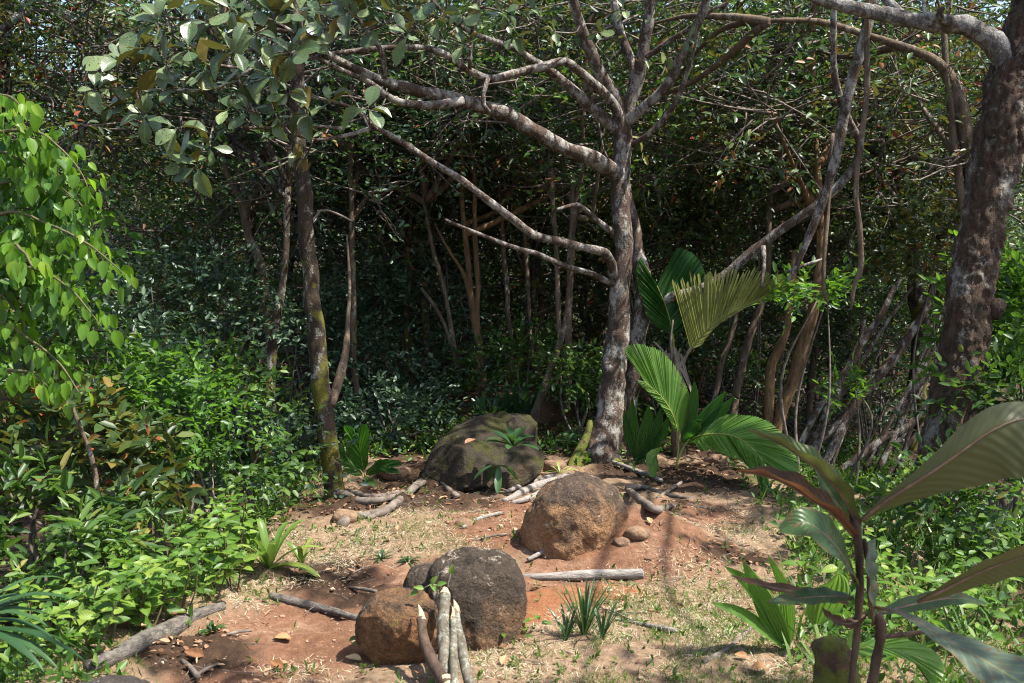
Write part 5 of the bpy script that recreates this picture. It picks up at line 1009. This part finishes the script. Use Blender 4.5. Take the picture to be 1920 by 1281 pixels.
# upper left narrow leaf, folded
leaf_surface('leaf', [(1608, 985), (1580, 930), (1545, 890), (1500, 855), (1455, 828), (1402, 808)], [DF, DF - .03, DF - .05, DF - .05, DF, DF + .05], 34, 30, (.25, -.25, .9), M['foreg'], .75, .7, .006)
leaf_surface('leaf', [(1605, 1010), (1565, 965), (1520, 935), (1470, 905), (1425, 890), (1382, 884)], [DF, DF - .05, DF - .07, DF - .05, DF, DF + .05], 36, 30, (.25, -.35, .9), M['forer'], .7, .6, .006)
leaf_surface('leaf', [(1602, 1000), (1580, 960), (1555, 920), (1530, 880)], [DF + .02] * 4, 30, 22, (.4, -.7, .5), M['fore'], .3, .4, .004)
leaf_surface('leaf', [(1604, 1090), (1585, 1050), (1555, 1010), (1510, 980), (1462, 994)], [DF, DF - .08, DF - .14, DF - .16, DF - .15], 55, 42, (.25, -.55, .8), M['fore'], .15, .3, .003)
leaf_surface('leaf', [(1598, 1120), (1555, 1118), (1500, 1122), (1440, 1130)], [DF, DF - .1, DF - .16, DF - .2], 24, 22, (.05, -.45, .9), M['fore'], .2, .2, .004)
leaf_surface('leaf', [(1590, 1130), (1520, 1115), (1440, 1100), (1370, 1080)], [DF + .02, DF + .1, DF + .15, DF + .2], 16, 14, (.05, -.35, .95), M['forer'], .3, .3, .004)
leaf_surface('leaf', [(1640, 1170), (1632, 1110), (1628, 1050), (1640, 1010)], [DF, DF - .06, DF - .07, DF - .02], 26, 22, (.7, -.6, .3), M['foregrey'], .3, .4, .006)
leaf_surface('leaf', [(1630, 1135), (1690, 1150), (1760, 1190), (1840, 1235), (1930, 1290), (1990, 1330)], [DF, DF - .12, DF - .25, DF - .38, DF - .5, DF - .58], 60, 66, (.15, -.5, .85), M['foregrey'], .12, .15, .006, prof=lambda u: np.clip(.55 + .45 * np.sin(4.2 * u + 4.0) + .3 * u, .15, 1.1) * np.clip(u * 8, .1, 1))
leaf_surface('leaf', [(1720, 1128), (1770, 1105), (1830, 1075), (1890, 1052), (1960, 1030)], [DF - .05, DF - .08, DF - .1, DF - .1, DF - .08], 45, 34, (-.2, .55, .8), M['foreg'], -.6, .35, .003, prof=lambda u: np.clip(.12 + u * 1.3, 0, 1))
leaf_surface('leaf', [(1650, 1150), (1720, 1132), (1790, 1122), (1850, 1132)], [DF + .05, DF + .1, DF + .12, DF + .12], 20, 24, (.05, -.4, .9), M['fore'], .15, .2, .003)
leaf_surface('leaf', [(1625, 1150), (1595, 1170), (1560, 1160), (1540, 1140)], [DF, DF - .02, DF - .03, DF - .03], 14, 12, (0, -.5, .9), M['forer'], .3, .3, .004)
# mossy stump at its foot
P, R = pxtube([(1560, 1330, 44), (1562, 1270, 40), (1560, 1225, 34), (1556, 1200, 28)], DF + .12); V, F = tube(P, R, 18, .02, .35, 14, 9, .2); new('stump', mk_mesh('stump', V, F), None, M['bark_root'], 'dark rotten mossy stump at the foot of the large-leaved foreground plant', 'stump')

# ------------------------------------------------------------------ grass, straw, litter, pebbles, low herbs (uncountable)
def ground_pts(n, x0, x1, y0, y1, mask):
    x = rng.uniform(x0, x1, n); y = rng.uniform(y0, y1, n); keep = rng.random(n) < mask(x, y); x, y = x[keep], y[keep]
    return np.stack([x, y, hgt(x, y)], 1)
def nzv(x, y, f, s): return fbm(np.stack([x, y, 0 * x], 1) * f, 3, s)
strawm = lambda x, y: np.clip(patch(STRAW, x, y) * (1 + .9 * nzv(x, y, 5, 3)) - .12, 0, 1) * (1 - .75 * np.clip(patch(DIRT, x, y) - .3, 0, 1))
p = ground_pts(190000, -2.2, 2.4, 3.4, 7.2, strawm); n = len(p)
az_ = rng.random(n) * 6.283; el = np.abs(rng.normal(size=n)) * .35; t = np.stack([np.cos(az_) * np.cos(el), np.sin(az_) * np.cos(el), np.sin(el)], 1)
V, F, r = scatter(BLADE, p + [0, 0, .004], t, np.tile([0, 0, 1.0], (n, 1)) + rng.normal(size=(n, 3)) * .5, rng.uniform(.012, .042, n), rng.uniform(.001, .0028, n))
a = Acc(); a.add(V, F, rnd=r); new('dry_grass', a.mesh('dry_grass'), None, M['straw'], 'dry straw-coloured grass matted over the clearing', 'grass', kind='stuff')
greenm = lambda x, y: np.clip(np.maximum(patch(STRAW, x, y) * .42, np.maximum(smooth((x - .05) / .4) * 1.25 * smooth((4.85 - y) / .5), np.maximum(smooth((x - 1.35) / .6) * smooth((6.2 - y) / .8) * .9, smooth((-1.15 - x) / .35) * .7))) * (1 + 1.1 * nzv(x, y, 4, 8)) - .18, 0, 1) * (1 - np.clip(patch(DIRT, x, y) + patch(DARK, x, y), 0, 1))
p = ground_pts(170000, -2.6, 2.6, 3.3, 7.2, greenm); n = len(p)
az_ = rng.random(n) * 6.283; el = rng.uniform(.3, 1.35, n); t = np.stack([np.cos(az_) * np.cos(el), np.sin(az_) * np.cos(el), np.sin(el)], 1)
V, F, r = scatter(BLADE, p, t, rand_dir(n), rng.uniform(.012, .045, n), rng.uniform(.002, .005, n)); a = Acc(); a.add(V, F, rnd=r)
new('green_grass', a.mesh('green_grass'), None, M['grass'], 'short green grass growing through the straw', 'grass', kind='stuff')
# low leafy ground cover
coverm = lambda x, y: np.clip(np.maximum(smooth((x - np.interp(y, [3.2, 4.4, 5.4, 7], [.95, 1.1, 1.45, 1.5])) / .4) * .95, np.maximum(smooth((-1.25 - x) / .3) * .9, smooth((y - 7.2) / 1.2) * .7)) * (1 + nzv(x, y, 2.5, 12)) - .1, 0, 1) * (1 - np.clip(patch(DIRT, x, y), 0, 1))
p = ground_pts(15000, -3.6, 4.2, 3.2, 11.5, coverm); n = len(p)
D = np.stack([rng.normal(size=n) * .5, rng.normal(size=n) * .5, np.ones(n)], 1)
V, F, r = spray_leaves(p, D, 6, .10, .05, .026, .1); a = Acc(); a.add(V, F, rnd=r)
new('ground_cover', a.mesh('ground_cover'), None, M['herbm'], 'low leafy ground cover on the banks beside the path', 'ground cover', kind='stuff')
# long thin leaves in the right undergrowth
p = ground_pts(3000, .9, 3.4, 3.3, 6.4, lambda x, y: np.clip(.55 + .6 * nzv(x, y, 3, 15), 0, 1) * smooth((x - np.interp(y, [3.2, 4.4, 5.4, 7], [.9, 1.05, 1.4, 1.5])) / .35)); n = len(p)
acc = Acc(); az_ = rng.random(n) * 6.283; el = rng.uniform(.5, 1.3, n); t = np.stack([np.cos(az_) * np.cos(el), np.sin(az_) * np.cos(el), np.sin(el)], 1)
V, F, r = scatter(BLADE, p, t, np.tile([0, -.3, 1.0], (n, 1)), rng.uniform(.07, .24, n), rng.uniform(.006, .018, n)); acc.add(V, F, rnd=r)
new('blade_undergrowth', acc.mesh('blade_undergrowth'), None, M['herbm'], 'broad green blades crowding the right undergrowth', 'undergrowth', kind='stuff')
p = ground_pts(2600, -1.9, 2.2, 3.4, 7.0, lambda x, y: np.clip((.25 + .5 * patch(STRAW, x, y)) * (1 + 1.3 * nzv(x, y, 6, 77)) - .1, 0, 1) * (1 - .8 * np.clip(patch(DIRT, x, y), 0, 1))); n = len(p)
V, F, r = spray_leaves(p, np.stack([rng.normal(size=n) * .4, rng.normal(size=n) * .4, np.ones(n)], 1), 4, .03, .028, .012, .1); a = Acc(); a.add(V, F, rnd=r)
new('sprouts', a.mesh('sprouts'), None, M['herbm'], 'tiny green sprouts scattered over the clearing', 'sprouts', kind='stuff')
# leaf litter and pebbles
litm = lambda x, y: np.clip(.08 + 1.2 * patch(DARK, x, y) + .25 * patch(STRAW, x, y) + .5 * smooth((y - 7) / 1) , 0, 1) * np.clip(.6 + nzv(x, y, 3, 31), 0, 1)
p = ground_pts(15000, -2.6, 2.8, 3.4, 9.5, litm); n = len(p); az_ = rng.random(n) * 6.283; t = np.stack([np.cos(az_), np.sin(az_), rng.normal(size=n) * .25], 1)
V, F, r = scatter(LEAF4, p + [0, 0, .008], t, np.tile([0, 0, 1.0], (n, 1)) + rng.normal(size=(n, 3)) * .4, rng.uniform(.012, .055, n), rng.uniform(.008, .028, n)); a = Acc(); a.add(V, F, rnd=r)
new('leaf_litter', a.mesh('leaf_litter'), None, M['litter'], 'brown leaf litter scattered over the forest floor', 'leaf litter', kind='stuff')
p = ground_pts(9000, -2.0, 2.2, 3.4, 7.2, lambda x, y: np.clip(.25 + .8 * patch(DIRT, x, y), 0, 1)); n = len(p); s = rng.uniform(.002, .006, n) * (1 + 2.2 * (rng.random(n) > .97)); Vi, Fi = ICO1
V = (p + [0, 0, .001])[:, None] + Vi[None] * (s[:, None] * np.array([1, .8, .6]))[:, None] * (1 + .3 * rng.normal(size=(n, len(Vi), 1)).clip(-1, 1)); F = (Fi[None] + (np.arange(n) * len(Vi))[:, None, None]).reshape(-1, 3)
new('pebbles', mk_mesh('pebbles', V.reshape(-1, 3), [F], {'rnd': np.repeat(rng.random(n), len(Vi))}, False), None, M['pebble'], 'tiny pebbles and crumbs of earth on the path', 'pebbles', kind='stuff')
p = ground_pts(900, -2.4, 2.6, 3.4, 9.0, lambda x, y: np.clip(.25 + .7 * patch(DARK, x, y) + .3 * patch(STRAW, x, y), 0, 1)); acc = Acc()
for q_ in p:
    a_ = rng.random() * 6.3; l_ = rng.uniform(.03, .14); e_ = np.array([math.cos(a_), math.sin(a_), rng.normal() * .12]) * l_; V, F = tube([q_ + [0, 0, .004], q_ + e_ * .5 + rng.normal(size=3) * .006 + [0, 0, .006], q_ + e_ + [0, 0, .004]], [.0026, .002, .0012], 4, .05, 0, caps=False); acc.add(V, F)
new('twig_litter', acc.mesh('twig_litter'), None, M['twig'], 'broken twigs scattered over the forest floor', 'twigs', kind='stuff')
# single large fallen leaves
fl = detail_leaf('fallen_leaf', 8, 2, 'ovate', .35, .12); fl.materials.append(M['fallen'])
for px, py, L, lab in [(330, 1142, .10, 'bright orange fallen leaf on the litter by the herbs'), (290, 1180, .12, 'pale brown long fallen leaf above the rotting log'), (245, 1185, .09, 'tan folded fallen leaf above the rotting log end'), (310, 1165, .11, 'brown fallen leaf tucked beside the rotting log'), (355, 1150, .12, 'dark brown fallen leaf at the log top'), (548, 1203, .085, 'single tan fallen leaf on the bare path'), (531, 1205, .05, 'tiny grey fallen leaf beside the tan one'), (532, 1260, .07, 'yellowish fallen leaf on the path near the bottom edge'), (680, 1246, .07, 'yellow fallen leaf at the foot of the mossy small boulder'), (790, 1240, .06, 'yellow-brown fallen leaf left of the sticks'), (785, 1268, .08, 'brown curled fallen leaf at the stick feet'), (385, 1240, .09, 'grey skeleton leaf beside the bent stick'), (1325, 1020, .04, 'small orange fallen leaf on the dark earth'), (1340, 985, .07, 'pale fallen leaf on the straw at right'), (1222, 988, .06, 'pale fallen leaf on bare earth right of the tan boulder'), (870, 838, .09, 'pale brown leaf lying on the mossy boulder'), (1440, 1262, .08, 'pink-brown fallen leaf in the grass near the dark branch'), (1405, 1240, .06, 'pale fallen leaf left of the dark branch end'), (940, 1255, .06, 'brown fallen leaf right of the sticks'), (745, 1000, .05, 'red-brown fallen leaf on the straw')]:
    g = G(px, py) + [0, 0, .015]; aa = rng.random() * 6.3
    if (px, py) == (870, 838): g = W(870, 832, 6.62)
    place('fallen_leaf', fl, frame(np.array([math.cos(aa), math.sin(aa) * .5, .1]), nz(np.array([0, -.35, 1]) + rng.normal(size=3) * .15)), g, (L * .5, L, L), None, label=lab, cat='leaf')
# sprigs growing on the boulder behind the sticks
sp = thing('boulder_sprig', W(835, 1110, 3.98), 'green sprig with a few leaves in the cleft of the large dark boulder', 'sprig')
V, F = tube([W(850, 1150, 3.95), W(838, 1110, 3.95), W(846, 1075, 3.98)], [.004, .003, .002], 5, .03, 0); new('stem', mk_mesh('stem', V, F), sp, M['twig'])
V, F = tube([W(838, 1110, 3.95), W(815, 1095, 3.93), W(796, 1102, 3.9)], [.003, .003, .002], 5, .03, 0); new('stem', mk_mesh('stem', V, F), sp, M['twig'])
for px, py, a in [(796, 1105, 2.8), (808, 1096, 1.0), (818, 1098, .4), (786, 1108, 3.5), (845, 1078, 1.4), (828, 1128, -1), (838, 1150, -1.2), (820, 1110, 2.2)]:
    tt = nz([math.cos(a), -.2, math.sin(a)]); place('leaf', leafmesh['herb'], frame(tt, nz([.1, -.6, .7])), W(px, py, 3.92), (.022, .045, .045), sp)
for px, py, lab in [(945, 1205, 'little green herb at the right foot of the large dark boulder'), (975, 1195, 'small bright herb against the right side of the large dark boulder'), (700, 1225, 'small herb at the left foot of the mossy small boulder'), (1130, 985, 'small dark herb against the tan boulder')]:
    g = G(px, py); d = float((g - CAM) @ FWD); t0 = g + np.array([0, 0, .08]); qx = 960 + FPX * ((t0 - CAM) @ RGT) / ((t0 - CAM) @ FWD); qy = 640.5 - FPX * ((t0 - CAM) @ UPV) / ((t0 - CAM) @ FWD)
    herb(qx, qy, d, .08, 5, lab, None, L=.045, pairs=2, spread=.09)
# a single red leaf on the sunlit shrub
print('objects', len(bpy.data.objects), 'tris', sum(len(m.loops) - 2 * len(m.polygons) for m in bpy.data.meshes))
